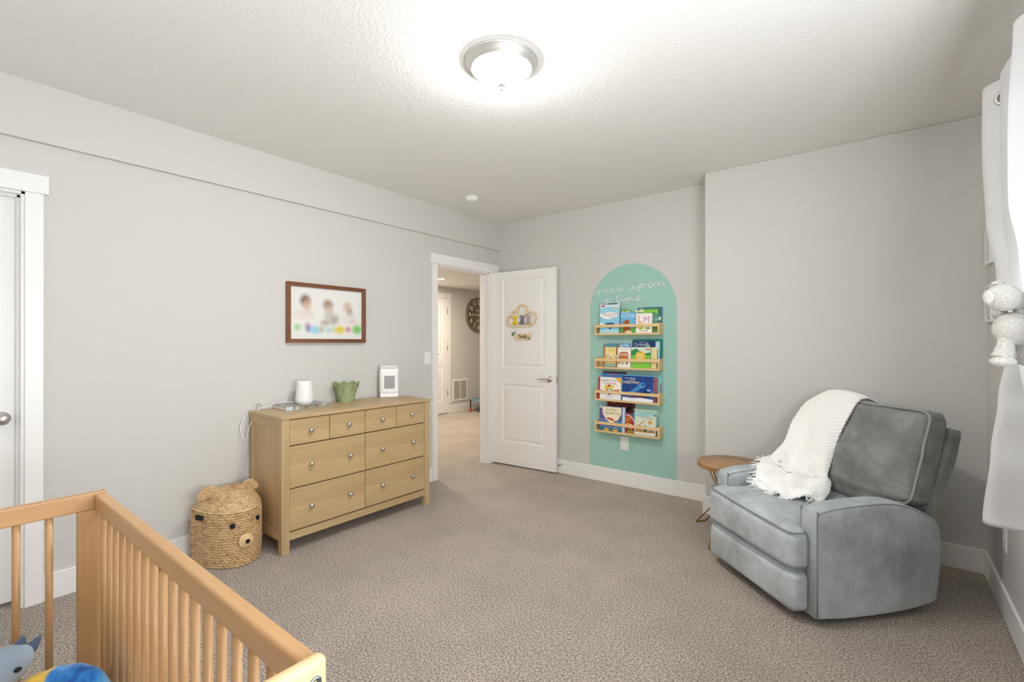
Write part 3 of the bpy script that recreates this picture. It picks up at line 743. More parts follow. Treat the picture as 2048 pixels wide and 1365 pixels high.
# ------------------------------------------------------------------ crib
def crib():
    x0, x1, y1, y0, H = -1.903, -.628, .374, -.286, .850
    o = empty('crib', ((x0 + x1) / 2, (y0 + y1) / 2, 0), label='natural beech baby crib with slatted sides in the foreground', cat='crib')
    cx, cy = o.location.x, o.location.y
    X0, X1, Y0, Y1 = x0 - cx, x1 - cx, y0 - cy, y1 - cy
    rt, rh = .028, .052
    for y in (Y1 - rt, Y0):
        part('top_rail', lambda b: rbox(b, (X0 + .030, y, H - rh), (X1 - .022, y + rt, H - .001), bev=.007, seg=3), M_BEX, o)
        part('bottom_rail', lambda b: rbox(b, (X0 + .030, y, .20), (X1 - .022, y + rt, .25), bev=.004), M_BEX, o)
        n = 18
        for i in range(n):
            x = -1.827 - cx + .0659 * i
            part('slat', lambda b: lathe(b, [(.0088, .24), (.0088, H - rh + .008)], seg=16, mat=T(x, y + rt / 2, 0)), M_BEZ, o)
    # far end: top rail over two posts, slats between
    part('end_rail', lambda b: rbox(b, (X0, Y0, H - .048), (X0 + .028, Y1 + .001, H + .003), bev=.004, seg=3), M_BEY, o)
    part('end_rail', lambda b: rbox(b, (X0, Y0, .20), (X0 + .028, Y1, .25), bev=.004), M_BEY, o)
    for y in (Y1 - .066, Y0):
        part('post', lambda b: rbox(b, (X0 + .004, y, 0), (X0 + .026, y + .066, H - .048), bev=.003), M_BEZ, o)
    for i in range(7):
        y = Y1 - .125 - i * .066
        part('slat', lambda b: lathe(b, [(.0088, .24), (.0088, H - .04)], seg=16, mat=T(X0 + .014, y, 0)), M_BEZ, o)
    # near end
    e = part('end_rail', lambda b: rbox(b, (X1 - .024, Y0 + .004, H - .075), (X1, Y1 - .001, H + .010), bev=.010, seg=4), M_BEEND, o)
    part('end_rail', lambda b: rbox(b, (X1 - .022, Y0, .20), (X1, Y1, .25), bev=.004), M_BEEND, o)
    for y in (Y1 - .066, Y0):
        part('post', lambda b: rbox(b, (X1 - .022, y, 0), (X1 - .001, y + .066, H - .075), bev=.003), M_BEZ, o)
    for i in range(7):
        y = Y1 - .125 - i * .066
        part('slat', lambda b: lathe(b, [(.0088, .24), (.0088, H - .06)], seg=16, mat=T(X1 - .012, y, 0)), M_BEZ, o)
    def bolt(b):
        lathe(b, [(.0028, -.001), (.0045, .002), (.0085, .003), (.0095, .0015), (.0095, -.002)], seg=24, mat=Matrix.Rotation(PI / 2, 4, 'Y'))
    def hexh(b):
        lathe(b, [(.001, .0012), (.0034, .0012)], seg=6, mat=Matrix.Rotation(PI / 2, 4, 'Y'), cap=False)
    for y in (Y1 - .022, Y0 + .022):
        bo = part('bolt', bolt, plain('zinc_bolt', rgb(150, 168, 172), .3, 1), e, loc=(X1 + .0005, y, H - .020))
        part('bolt', bolt, MATS['zinc_bolt'], o, loc=(X1 + .0005, y, .225))
    part('mattress', lambda b: puff(b, (X0 + .04, Y0 + .035, .13), (X1 - .035, Y1 - .035, .22), .03, (0, 0, .005), 8), plain('mattress_cover', rgb(226, 226, 226), .9), o)
    part('mattress_base', lambda b: rbox(b, (X0 + .02, Y0 + .03, .10), (X1 - .02, Y1 - .03, .128)), M_BEX, o)
crib()
# plush toys in the crib
dn = empty('plush_dinosaur', (-1.710, .094, .203), (0, 0, .1), label='light blue-grey plush dinosaur with dark back frill at the crib\'s far end', cat='plush toy')
M_PL = knit('blue_grey_plush', rgb(158, 174, 192), 500, .3, .002); M_PLD = knit('slate_plush', rgb(92, 108, 130), 500, .3, .002)
def dino(b):
    ball(b, (0, -.02, .12), (.10, .13, .13), seg=28, nz=.08, noise_s=12)
    ball(b, (.0, .02, .285), (.058, .090, .050), seg=28, rot=Matrix.Rotation(.42, 3, 'X'), nz=.05, noise_s=20)
    ball(b, (.02, -.05, .21), (.06, .07, .10), seg=24)
    ball(b, (.07, .07, .06), (.04, .07, .045), seg=18); ball(b, (.06, -.12, .05), (.04, .07, .045), seg=18)
def soften(o, vox, it):
    m = o.modifiers.new('remesh', 'REMESH'); m.mode = 'VOXEL'; m.voxel_size = vox; m.use_smooth_shade = True
    m = o.modifiers.new('smooth', 'SMOOTH'); m.factor = .5; m.iterations = it
soften(part('body', dino, M_PL, dn, smooth=True), .006, 10)
for y, z, s, an in ((.100, .318, .028, -.7), (.080, .330, .026, -.2), (.040, .333, .012, 0), (-.01, .332, .018, .2), (-.05, .335, .022, .4), (-.09, .30, .022, .8), (-.12, .26, .022, 1.1), (-.14, .2, .022, 1.3)):
        part('frill_spike', lambda b: lathe(b, [(s * .55, -.008), (s * .5, .006), (s * .3, s * .75), (.001, s * 1.15)], seg=14, mat=T(-.005, y, z) @ Matrix.Rotation(an, 4, 'X') @ Matrix.Diagonal((.55, 1, 1, 1))), M_PLD, dn)
for sx in (.048,):
    part('eye', lambda b: ball(b, (.050, .066, .303), (.006, .0075, .006), seg=14), M_BLACK, dn)
bp = empty('plush_pillow', (-1.608, .246, .201), (0, 0, .1), label='bright blue and yellow plush with white edge lying against the crib slats', cat='plush toy')
def bluemat():
    m, nt, b = newmat('blue_yellow_plush'); v = coords(nt)
    n = noise_n(nt, v, 14, 4, .6); c = ramp(nt, n, [(.38, rgb(10, 72, 158)), (.5, rgb(28, 122, 196)), (.66, rgb(86, 168, 216))])
    sp = N(nt, 'ShaderNodeSeparateXYZ'); nt.links.new(v, sp.inputs[0])
    n2 = noise_n(nt, v, 9, 2, .5)
    # yellow patch towards the local -y end with a wavy edge
    a = N(nt, 'ShaderNodeMath', operation='MULTIPLY_ADD'); nt.links.new(n2, a.inputs[0]); a.inputs[1].default_value = .16; 
    xy = N(nt, 'ShaderNodeMath', operation='MULTIPLY_ADD'); nt.links.new(sp.outputs['X'], xy.inputs[0]); xy.inputs[1].default_value = .8; nt.links.new(sp.outputs['Y'], xy.inputs[2]); nt.links.new(xy.outputs[0], a.inputs[2])
    k = ramp(nt, a.outputs[0], [(.030, (1, 1, 1, 1)), (.040, (0, 0, 0, 1))])
    y = ramp(nt, n, [(.4, rgb(196, 150, 30)), (.6, rgb(238, 196, 50))])
    nt.links.new(mixc(nt, k, c, y), b.inputs['Base Color']); b.inputs['Roughness'].default_value = .85; b.inputs['Sheen Weight'].default_value = .4
    bump(nt, b, noise_n(nt, v, 300, 2), .3, .003)
    return m
def bpf(b):
    u = Vector((.72, .69, 0))
    for k, rz, rr in ((.050, .138, .050), (.018, .146, .066), (-.02, .144, .074), (-.055, .134, .076), (-.09, .116, .075), (-.13, .09, .07)):
        c = Vector((.0, .0, .155)) + u * k; c.z = .155
        ball(b, (c.x, c.y, .150 if k > -.1 else .12), (rr, rr, rz), seg=30, nz=.06, noise_s=16)
soften(part('body', bpf, bluemat(), bp, smooth=True), .006, 16)
part('trim', lambda b: tube(b, smoothpath([(-.13, -.115, .195), (-.085, -.085, .232), (-.055, -.05, .258), (-.03, -.022, .280)], 5), .006, seg=8), plain('cream_trim', rgb(238, 226, 214), .8), bp)

# ------------------------------------------------------------------ recliner
RC = Vector((-.282, 3.061, 0)); RA = math.atan2(-.667, .745)
def c2l(w_, d, z): return Vector((.375 - w_, d - .35, z))
def recliner():
    o = empty('recliner', RC, (0, 0, RA), label='grey-blue velvet recliner armchair with loose back cushion in the corner', cat='armchair')
    arm = [(0, .04), (0, .50), (.006, .520), (.02, .531), (.07, .540), (.133, .546), (.25, .552), (.353, .553), (.43, .547), (.507, .528), (.56, .506), (.609, .480), (.65, .455), (.675, .435), (.685, .41), (.686, .33), (.682, .25), (.67, .15), (.663, .065), (.62, .052), (.506, .042), (.40, .036), (.30, .033), (.15, .034)]
    for w0, w1, outer in ((0, .100, 0), (.655, .755, .755)):
        def armf(b):
            prism(b, [c2l(w0, d, z) for d, z in arm], c2l(w1, 0, 0) - c2l(w0, 0, 0), 0, .013)
        a = part('arm', armf, M_VELVET, o, smooth=False)
        for p in a.data.polygons: p.use_smooth = True
        for ww in (w0, w1):
            ins = .012
            def pf(b):
                pts = [c2l(ww + (.002 if ww == w0 else -.002), d + (ins * .4 if d < .1 else -ins * .4), z - ins * .55 if z > .3 else z) for d, z in arm[:19]]
                tube(b, smoothpath(pts, 3), .003, seg=7)
            part('piping', pf, M_PIPE, a)
    part('footrest', lambda b: puff(b, c2l(.668, -.088, .045), c2l(.085, .10, .238), .03, (.0, .006, .0), 14, wr=.0015), M_VELVET, o) if False else None
    def lohi(w0, w1, d0, d1, z0, z1): return (.375 - w1, d0 - .35, z0), (.375 - w0, d1 - .35, z1)
    lo, hi = lohi(.046, .708, -.088, .16, .045, .240)
    def tee(r):
        k = max(0, min(1, (r.y + .35 + .006) / .016)); m = .0; return (r.x * (1 - .135 * k), r.y, r.z)
    part('footrest', lambda b: puff(b, lo, hi, 0.040, (.002, .010, .003), 30, wr=.0016, wseed=4, shear=tee), M_VELVET, o)
    lo2, hi2 = lohi(.045, .710, -.092, .60, .243, .425)
    def seat_sh(r):
        # the front edge sags a little at the near corner, the far corner sits higher
        k = max(0, (r.z - .3) / .125); t = (.375 - .045 - r.x) / .665
        return (tee(r)[0], r.y, r.z + k * .028 * t)
    st = part('seat_cushion', lambda b: puff(b, lo2, hi2, 0.042, (.002, .012, .024), 40, wr=.003, wseed=9, shear=seat_sh), M_VELVET, o)
    def loop(lo_, hi_, z, r, sh=None, bul=.0):
        P = []
        for cx_, cy_, a0 in ((hi_[0] - r, hi_[1] - r, 0), (lo_[0] + r, hi_[1] - r, PI / 2), (lo_[0] + r, lo_[1] + r, PI), (hi_[0] - r, lo_[1] + r, 1.5 * PI)):
            for k in range(5):
                a = a0 + PI / 2 * k / 4; P.append(Vector((cx_ + r * math.cos(a), cy_ + r * math.sin(a), z)))
        Q = []
        for i in range(len(P)):
            A, B = P[i], P[(i + 1) % len(P)]; L = (B - A).length; n = max(1, int(L / .03))
            for k in range(n):
                q = A.lerp(B, k / n)
                if abs(q.y - lo_[1]) < .003: q.y -= bul * max(0, 1 - ((q.x - (lo_[0] + hi_[0]) / 2) / ((hi_[0] - lo_[0]) / 2)) ** 2)
                Q.append(Vector(sh(q)) if sh else q)
        return Q
    part('piping', lambda b: tube(b, loop((lo2[0] + .003, lo2[1] + .003), (hi2[0] - .003, hi2[1] - .003), .4195, .042, seat_sh, .008), .0036, closed=True, seg=7), M_PIPE, st)
    part('piping', lambda b: tube(b, loop((lo2[0] + .003, lo2[1] + .003), (hi2[0] - .003, hi2[1] - .003), .250, .042, tee, .008), .0036, closed=True, seg=7), M_PIPE, st)
    part('base', lambda b: rbox(b, c2l(.66, .02, .07), c2l(.095, .66, .25)), M_VELVET, o)
    part('rocker_mechanism', lambda b: (rbox(b, c2l(.62, .02, .022), c2l(.12, .60, .075)), rbox(b, c2l(.56, .10, 0), c2l(.50, .62, .03), bev=.008), rbox(b, c2l(.22, .10, 0), c2l(.16, .62, .03), bev=.008)), M_DARK, o)
    # back: frame behind, loose cushion in front, both leaning back
    def shear(r): return (r.x, r.y + (r.z - .546) * .274, r.z - (r.y - .22) * .20)
    lo3, hi3 = lohi(.010, .748, .680, .752, .33, .885)
    part('back_frame', lambda b: puff(b, lo3, hi3, .016, (0, 0, 0), 10, shear=lambda r: ((r.x) * (.80 + .20 * min(1, max(0, (r.z - .33) / .40))), r.y + (r.z - .546) * .245, r.z - (r.y - .355) * .22)), M_VELVETD, o)
    lo4, hi4 = lohi(.030, .728, .555, .668, .43, .968)
    def shear4(r):
        k = max(0, min(1, (.535 - r.z) / .03)); return shear(Vector((r.x * (1 - .20 * k), r.y + .012 * k, r.z)))
    bc = part('back_cushion', lambda b: puff(b, lo4, hi4, .034, (.004, .050, .008), 46, wr=.010, wseed=2, shear=shear4), M_VELVETD, o)
    def vloop(yv, ins=.010, r=.05):
        X0, X1, Z0, Z1 = lo4[0] + ins, hi4[0] - ins, .508 + ins, hi4[2] - ins; P = []
        for cx_, cz_, a0 in ((X1 - r, Z1 - r, 0), (X0 + r, Z1 - r, PI / 2), (X0 + r, Z0 + r, PI), (X1 - r, Z0 + r, 1.5 * PI)):
            for k in range(7):
                a = a0 + PI / 2 * k / 6; P.append(Vector((cx_ + r * math.cos(a), yv, cz_ + r * math.sin(a))))
        Q = []
        for i in range(len(P)):
            A, B = P[i], P[(i + 1) % len(P)]; n = max(1, int((B - A).length / .03))
            for k in range(n): 
                q = A.lerp(B, k / n); q += Vector((noise.noise(q * 14) * .006, 0, noise.noise(q * 14 + Vector((5, 0, 0))) * .006)); Q.append(Vector(shear(q)))
        return Q
    part('piping', lambda b: tube(b, vloop(lo4[1] + .004, .004), .0064, closed=True, seg=8), M_PIPEL, bc)
    part('piping', lambda b: tube(b, vloop(hi4[1] - .008, .006), .0048, closed=True, seg=8), M_PIPE, bc)
recliner()

# throw blanket
def blanket():
    o = empty('throw_blanket', RC, (0, 0, RA), label='white knitted throw with fringe draped over the recliner back and seat', cat='blanket')
    G = [[(.74, .855, .80), (.66, .865, .82), (.56, .865, .82), (.47, .865, .82), (.40, .855, .83)],
         [(.748, .80, .895), (.66, .80, .955), (.56, .80, .96), (.47, .80, .955), (.40, .79, .95)],
         [(.762, .66, .935), (.67, .70, 1.000), (.56, .70, 1.008), (.47, .70, .998), (.42, .69, .985)],
         [(.762, .54, .815), (.66, .575, .87), (.56, .59, .885), (.48, .595, .895), (.415, .60, .90)],
         [(.735, .46, .70), (.655, .515, .72), (.56, .525, .73), (.5, .535, .74), (.452, .555, .755)],
         [(.72, .38, .635), (.68, .45, .60), (.57, .48, .62), (.51, .50, .62), (.465, .525, .63)],
         [(.705, .31, .595), (.635, .38, .545), (.55, .42, .54), (.5, .45, .545), (.45, .485, .55)],
         [(.672, .22, .575), (.60, .33, .545), (.53, .37, .545), (.46, .41, .54), (.40, .46, .525)],
         [(.625, .17, .52), (.55, .21, .512), (.46, .24, .515), (.38, .30, .51), (.33, .38, .50)],
         [(.60, .125, .485), (.52, .13, .478), (.42, .15, .478), (.34, .20, .475), (.29, .30, .472)]]
    nr, nc = len(G), len(G[0])
    G = [[c2l(*p) for p in r] for r in G]
    def cr(a, b, c, d, t): return .5 * ((2 * b) + (c - a) * t + (2 * a - 5 * b + 4 * c - d) * t * t + (3 * b - a - 3 * c + d) * t ** 3)
    def S(u, v):
        x = u * (nc - 1); i = min(int(x), nc - 2); t = x - i; y = v * (nr - 1); j = min(int(y), nr - 2); s = y - j
        rows = []
        for jj in (j - 1, j, j + 1, j + 2):
            r = G[max(0, min(nr - 1, jj))]; rows.append(cr(r[max(0, i - 1)], r[i], r[i + 1], r[min(nc - 1, i + 2)], t))
        return cr(*rows, s)
    def F(u, v):
        p = S(u, v); e = 1e-3
        du = S(min(1, u + e), v) - S(max(0, u - e), v); dv_ = S(u, min(1, v + e)) - S(u, max(0, v - e))
        n = du.cross(dv_); n = n.normalized() if n.length > 1e-12 else Vector((0, 0, 1))
        k = max(0, min(1, (v - .3) * 3))
        f = .012 * math.sin(u * 17 + 1.2 * math.sin(v * 7)) * k + .004 * noise.noise(Vector((u * 5, v * 9, 0)))
        b_ = max(0, (v - .72) / .28)
        f += b_ * (.018 * noise.noise(Vector((u * 9, v * 22, 4))) + .010 * math.sin(v * 60 + u * 5))
        st_ = .0024 * math.sin(v * 2 * PI * 66) * (.6 + .4 * math.sin(u * 2 * PI * 34 + (int(v * 66) % 2) * PI))
        return p - n * (f + st_) * (1 if n.y > 0 else -1)
    def bl(b):
        grid(b, F, 200, 460)
    c = part('cloth', bl, M_BLANKET, o, smooth=True, autos=True)
    md = c.modifiers.new('thick', 'SOLIDIFY'); md.thickness = .009; md.offset = 0
    def fr(b):
        rnd = random.Random(5)
        def strand(p, d):
            L = rnd.uniform(.03, .055); q = [p.copy()]
            dd = d.copy()
            for k in range(5):
                dd += Vector((rnd.uniform(-.5, .5), rnd.uniform(-.5, .5), rnd.uniform(-.25, .2)))
                dd.normalize(); p = p + dd * L / 5; p.z = max(p.z, .462); q.append(p.copy())
            tube(b, smoothpath(q, 2), .0028, seg=5, rr=None)
        for i in range(56):
            u = i / 55; p = F(u, 1.0); strand(p, Vector((.15, -.9, -.25)))
        for i in range(34):
            v = .62 + .38 * i / 33; p = F(0.0, v); strand(p, Vector((-.5, -.75, -.2)))
    part('fringe', fr, M_BLANKET, o)
blanket()

# ------------------------------------------------------------------ side table
stb = empty('side_table', (-.80, 3.40, 0), label='round wooden side table with brass wire legs behind the recliner', cat='side table')
part('table_top', lambda b: lathe(b, [(.001, .482), (.208, .482), (.210, .485), (.210, .497), (.208, .500), (.001, .500)], seg=64, cap=False), M_TABLE, stb)
part('metal_rim', lambda b: lathe(b, [(.19, .481), (.2115, .481), (.2115, .472), (.19, .472)], seg=64, cap=False), M_GOLD, stb)
for k in range(3):
    an = math.radians(146 + 120 * k)
    def leg(b):
        u = Vector((math.cos(an), math.sin(an), 0)); t = Vector((-u.y, u.x, 0))
        for s in (-1, 1):
            tube(b, [u * .185 + t * s * .03 + Vector((0, 0, .475)), u * .02 + t * s * .04 + Vector((0, 0, .25)), u * .285 + t * s * .03 + Vector((0, 0, .006))] if False else
                 smoothpath([u * .19 + t * s * .05 + Vector((0, 0, .474)), u * .055 + t * s * .03 + Vector((0, 0, .25))], 4) + [u * .29 + t * s * .045 + Vector((0, 0, .006))], .0045, seg=8)
        tube(b, [u * .29 - t * .045 + Vector((0, 0, .006)), u * .29 + t * .045 + Vector((0, 0, .006))], .005, seg=8)
    part('leg', leg, M_GOLD, stb)

# ------------------------------------------------------------------ curtain with tie-back bear
def curtain():
    o = empty('curtain', (.385, 2.1, .618), label='white grommet curtain panel gathered beside the window', cat='curtain')
    ox, oy, oz = o.location
    zt, zb = 2.315, .618
    # left and right edges (y) by height, and pleat depth
    ks = [(2.315, 2.70, 1.85, .052, .378), (2.03, 2.65, 1.88, .05, .37), (1.78, 2.64, 1.92, .048, .372), (1.56, 2.53, 1.84, .042, .375), (1.43, 2.42, 1.82, .036, .37), (1.30, 2.40, 1.82, .038, .38), (1.1, 2.47, 1.94, .045, .375), (.9, 2.52, 1.90, .052, .372), (.618, 2.60, 1.86, .058, .370)]
    def at(z):
        for a, b in zip(ks, ks[1:]):
            if b[0] <= z <= a[0]:
                t = (a[0] - z) / (a[0] - b[0]); t = t * t * (3 - 2 * t)
                return [a[i] + (b[i] - a[i]) * t for i in range(1, 5)]
        return list((ks[-1] if z < zb + .01 else ks[0])[1:])
    PR = [(0, .5), (.004, -.6), (.02, -1), (.08, -1), (.125, -.38), (.135, -.15), (.145, -.5), (.20, -.55), (.32, -.35), (.345, .1), (.36, .8), (.41, .9), (.44, .1), (.455, -.7), (.50, -1), (.55, -.8), (.58, .1), (.60, .8), (.66, .9), (.70, .0), (.73, -.6), (.80, -.7)]
    def prof(u):
        t = u * (len(PR) - 1); i = min(int(t), len(PR) - 2); t -= i
        P = [Vector((PR[max(0, min(len(PR) - 1, k))][0], PR[max(0, min(len(PR) - 1, k))][1])) for k in (i - 1, i, i + 1, i + 2)]
        q = .5 * ((2 * P[1]) + (P[2] - P[0]) * t + (2 * P[0] - 5 * P[1] + 4 * P[2] - P[3]) * t * t + (3 * P[1] - P[0] - 3 * P[2] + P[3]) * t ** 3)
        return q
    def f(u, v):
        z = zt + (zb - zt) * v; yl, yr, am, xc = at(z)
        s_ = prof(u); y_ = s_[0] / .80
        x = xc + am * s_[1] * (1 + .1 * math.sin(v * 6 + u * 9)) + .004 * noise.noise(Vector((u * 12, v * 4, 0)))
        y = yl + (yr - yl) * y_ + .006 * math.sin(v * 9 + u * 7)
        k = max(0, min(1, (v - .60) / .18)) * max(0, min(1, (y_ - .12) / .04)); k = k * k * (3 - 2 * k)
        x = x + (max(x, .167 * y, .415 if y_ < .40 else 0) - x) * k
        return Vector((x - ox, y - oy, z - oz))
    c = part('panel', lambda b: grid(b, f, 260, 120), M_CURT, o, smooth=True)
    md = c.modifiers.new('thick', 'SOLIDIFY'); md.thickness = .0022
    # grommets sit where the cloth crosses the rod between fold and fold
    for uu in (4.6 / 21, 9.0 / 21, 12.0 / 21, 16.0 / 21, 19.0 / 21):
        p = f(uu, .045)
        q = f(uu + .004, .045) - f(uu - .004, .045)
        ang = math.atan2(q.y, q.x)
        if uu > .97: continue
        part('grommet', lambda b: tube(b, [(.025 * math.cos(t), 0, .025 * math.sin(t)) for t in [2 * PI * i / 28 for i in range(28)]], .007, closed=True, seg=8), M_NICK, o, loc=p, rot=(0, 0, ang))
    return f
curtain()
rod = empty('curtain_rod', (.376, 1.6, 2.24), label='brushed metal curtain rod threaded through the white curtain', cat='curtain rod')
part('pole', lambda b: tube(b, [(0, -1.05, 0), (0, 1.0, 0)], .0095, seg=14), M_NICK, rod)
part('finial', lambda b: ball(b, (0, 1.005, 0), .014, seg=16), M_NICK, rod)
part('bracket', lambda b: (rbox(b, (.0, .925, -.006), (.086, .937, .006)), rbox(b, (.078, .91, -.03), (.086, .95, .03))), M_NICK, rod)
part('bracket', lambda b: (rbox(b, (.0, -.937, -.006), (.086, -.925, .006)), rbox(b, (.078, -.95, -.03), (.086, -.91, .03))), M_NICK, rod)

bt = empty('crochet_bear', (.292, 2.075, 1.24), (0, 0, .665), label='white crocheted teddy bear tie-back hugging the curtain', cat='soft toy')
# local x = picture right, local y = away from the camera
def bearbody(b):
    def lump(c, r, rot=None): ball(b, c, r, seg=30, rot=rot)
    lump((.000, 0, .206), (.045, .043, .041), Matrix.Rotation(.35, 3, 'Y'))
    lump((.034, -.004, .196), (.032, .034, .029), Matrix.Rotation(.2, 3, 'Y'))
    lump((.034, 0, .110), (.052, .048, .052))
    for s, x0, x1 in ((0, .008, -.012), (1, .060, .066)):
        tube(b, smoothpath([(x0, 0, .085), (x0 + (x1 - x0) * .4, -.004, .05), (x1, -.006, .018)], 4), .022, seg=16, rr=[.020, .0195, .019, .0195, .0205, .022, .0235, .025, .026])
        lump((x1 - (.004 if not s else -.004), -.014, .010), (.031, .030, .0165))
part('body', bearbody, M_CROCHET, bt)
part('ear', lambda b: ball(b, (-.050, -.004, .208), (.010, .016, .021), seg=18), M_CROCHET, bt)
part('ear', lambda b: ball(b, (.004, .018, .250), (.022, .012, .010), seg=18), M_CROCHET, bt)
part('arm', lambda b: tube(b, smoothpath([(.028, -.012, .158), (.07, -.018, .164), (.12, .0, .172), (.15, .05, .172)], 6), .014, seg=14), M_CROCHET, bt)
part('arm', lambda b: tube(b, smoothpath([(.02, .02, .158), (.05, .07, .160), (.10, .10, .165)], 6), .013, seg=14), M_CROCHET, bt)

# two small white frames on the right wall
def wall_frame(name, y0, y1, z0, z1, label):
    o = empty(name, (XR, (y0 + y1) / 2, z0), label=label, cat='picture frame', group='small white frames on the right wall')
    W, H = (y1 - y0) / 2, z1 - z0
    def fr(b):
        t, d = .014, .018
        for lo, hi in (((-d, -W, 0), (0, W, t)), ((-d, -W, H - t), (0, W, H)), ((-d, -W, t), (0, -W + t, H - t)), ((-d, W - t, t), (0, W, H - t))): rbox(b, lo, hi, bev=.002)
    part('frame', fr, M_WHITE, o)
    part('print', lambda b: rbox(b, (-.006, -W + .03, .03), (-.003, W - .03, H - .03)), plain('pale_print', rgb(205, 200, 192), .6), o)
    part('backing', lambda b: rbox(b, (-.003, -W + .01, .01), (0, W - .01, H - .01)), plain('dark_backing', rgb(120, 116, 108), .7), o)
wall_frame('small_frame', 3.52, 3.665, 1.728, 1.93, 'upper of two small white frames on the right wall by the curtain')
wall_frame('small_frame', 3.50, 3.675, 1.415, 1.612, 'lower of two small white frames, half hidden behind the crocheted bear')

# wall plates
def plate(name, M, label, cat, kind):
    o = empty(name, (0, 0, 0), label=label, cat=cat); o.matrix_world = M
    part('cover_plate', lambda b: rbox(b, (-.040, 0, -.060), (.040, .006, .060), bev=.003), M_WHITE, o)
    if kind == 'outlet':
        for z in (-.022, .022):
            part('socket', lambda b: (rbox(b, (-.017, .004, z - .014), (.017, .0075, z + .014), 0, .004), rbox(b, (-.008, .0074, z - .002), (-.006, .0079, z + .007), 1), rbox(b, (.006, .0074, z - .002), (.008, .0079, z + .007), 1)), [M_WHITE, M_BLACK], o)
    elif kind == 'rocker':
        part('rocker', lambda b: rbox(b, (-.017, .004, -.034), (.017, .010, .034), bev=.003), M_WHITE, o)
    else:
        part('night_light', lambda b: (rbox(b, (-.026, .004, -.048), (.026, .011, .046), bev=.003), rbox(b, (-.020, .010, -.004), (.020, .0125, -.0015), 1), rbox(b, (-.020, .010, -.034), (.020, .0125, -.032), 1)), [M_WHITE, plain('grey_gap', rgb(190, 188, 182), .5)], o)
    return o
plate('light_switch', frameM((XL, 2.972, 1.156), (0, -1, 0), (1, 0, 0), (0, 0, 1)), 'white light switch plate beside the doorway casing', 'light switch', 'rocker')
plate('power_outlet', frameM((-1.845, YB, .385), (1, 0, 0), (0, -1, 0), (0, 0, 1)), 'white outlet plate under the lowest bookshelf on the mint arch', 'outlet', 'nl')
plate('power_outlet', frameM((XR, 3.225, .372), (0, 1, 0), (-1, 0, 0), (0, 0, 1)), 'white outlet plate low on the right wall below the curtain hem', 'outlet', 'outlet')

ds = empty('door_stop', (-2.508, YB - .014, .092), label='small metal spring door stop on the back baseboard', cat='door stop')
part('spring', lambda b: tube(b, [(.0045 * math.cos(t * 1.0), -.004 - .045 * t / (2 * PI * 12), .0045 * math.sin(t)) for t in [2 * PI * 12 * i / 180 for i in range(181)]], .0012, seg=5), M_NICK, ds)
part('tip', lambda b: rbox(b, (-.006, -.060, -.006), (.006, -.049, .006), bev=.003), M_BLACK, ds)
part('mount', lambda b: lathe(b, [(.001, 0), (.009, 0), (.009, .004), (.001, .005)], seg=18, mat=Matrix.Rotation(PI / 2, 4, 'X'), cap=False), M_NICK, ds)

# ------------------------------------------------------------------ mint arch, lettering, shelves and books
AX0, AX1 = -2.198, -1.371; AC = (AX0 + AX1) / 2; AR = (AX1 - AX0) / 2
def archf(b):
    pts = [(AX0, YB, BH), (AX1, YB, BH)] + [(x, YB, z) for x, z in arc(AC, 2.014 - AR, AR, 0, PI, 48)]
    prism(b, [(x, y - .0004, z) for x, y, z in pts], (0, -.0012, 0))
ar = part('painted_arch', archf, M_MINT); tag(ar, 'mint green arch painted on the back wall behind the bookshelves', 'wall decal')

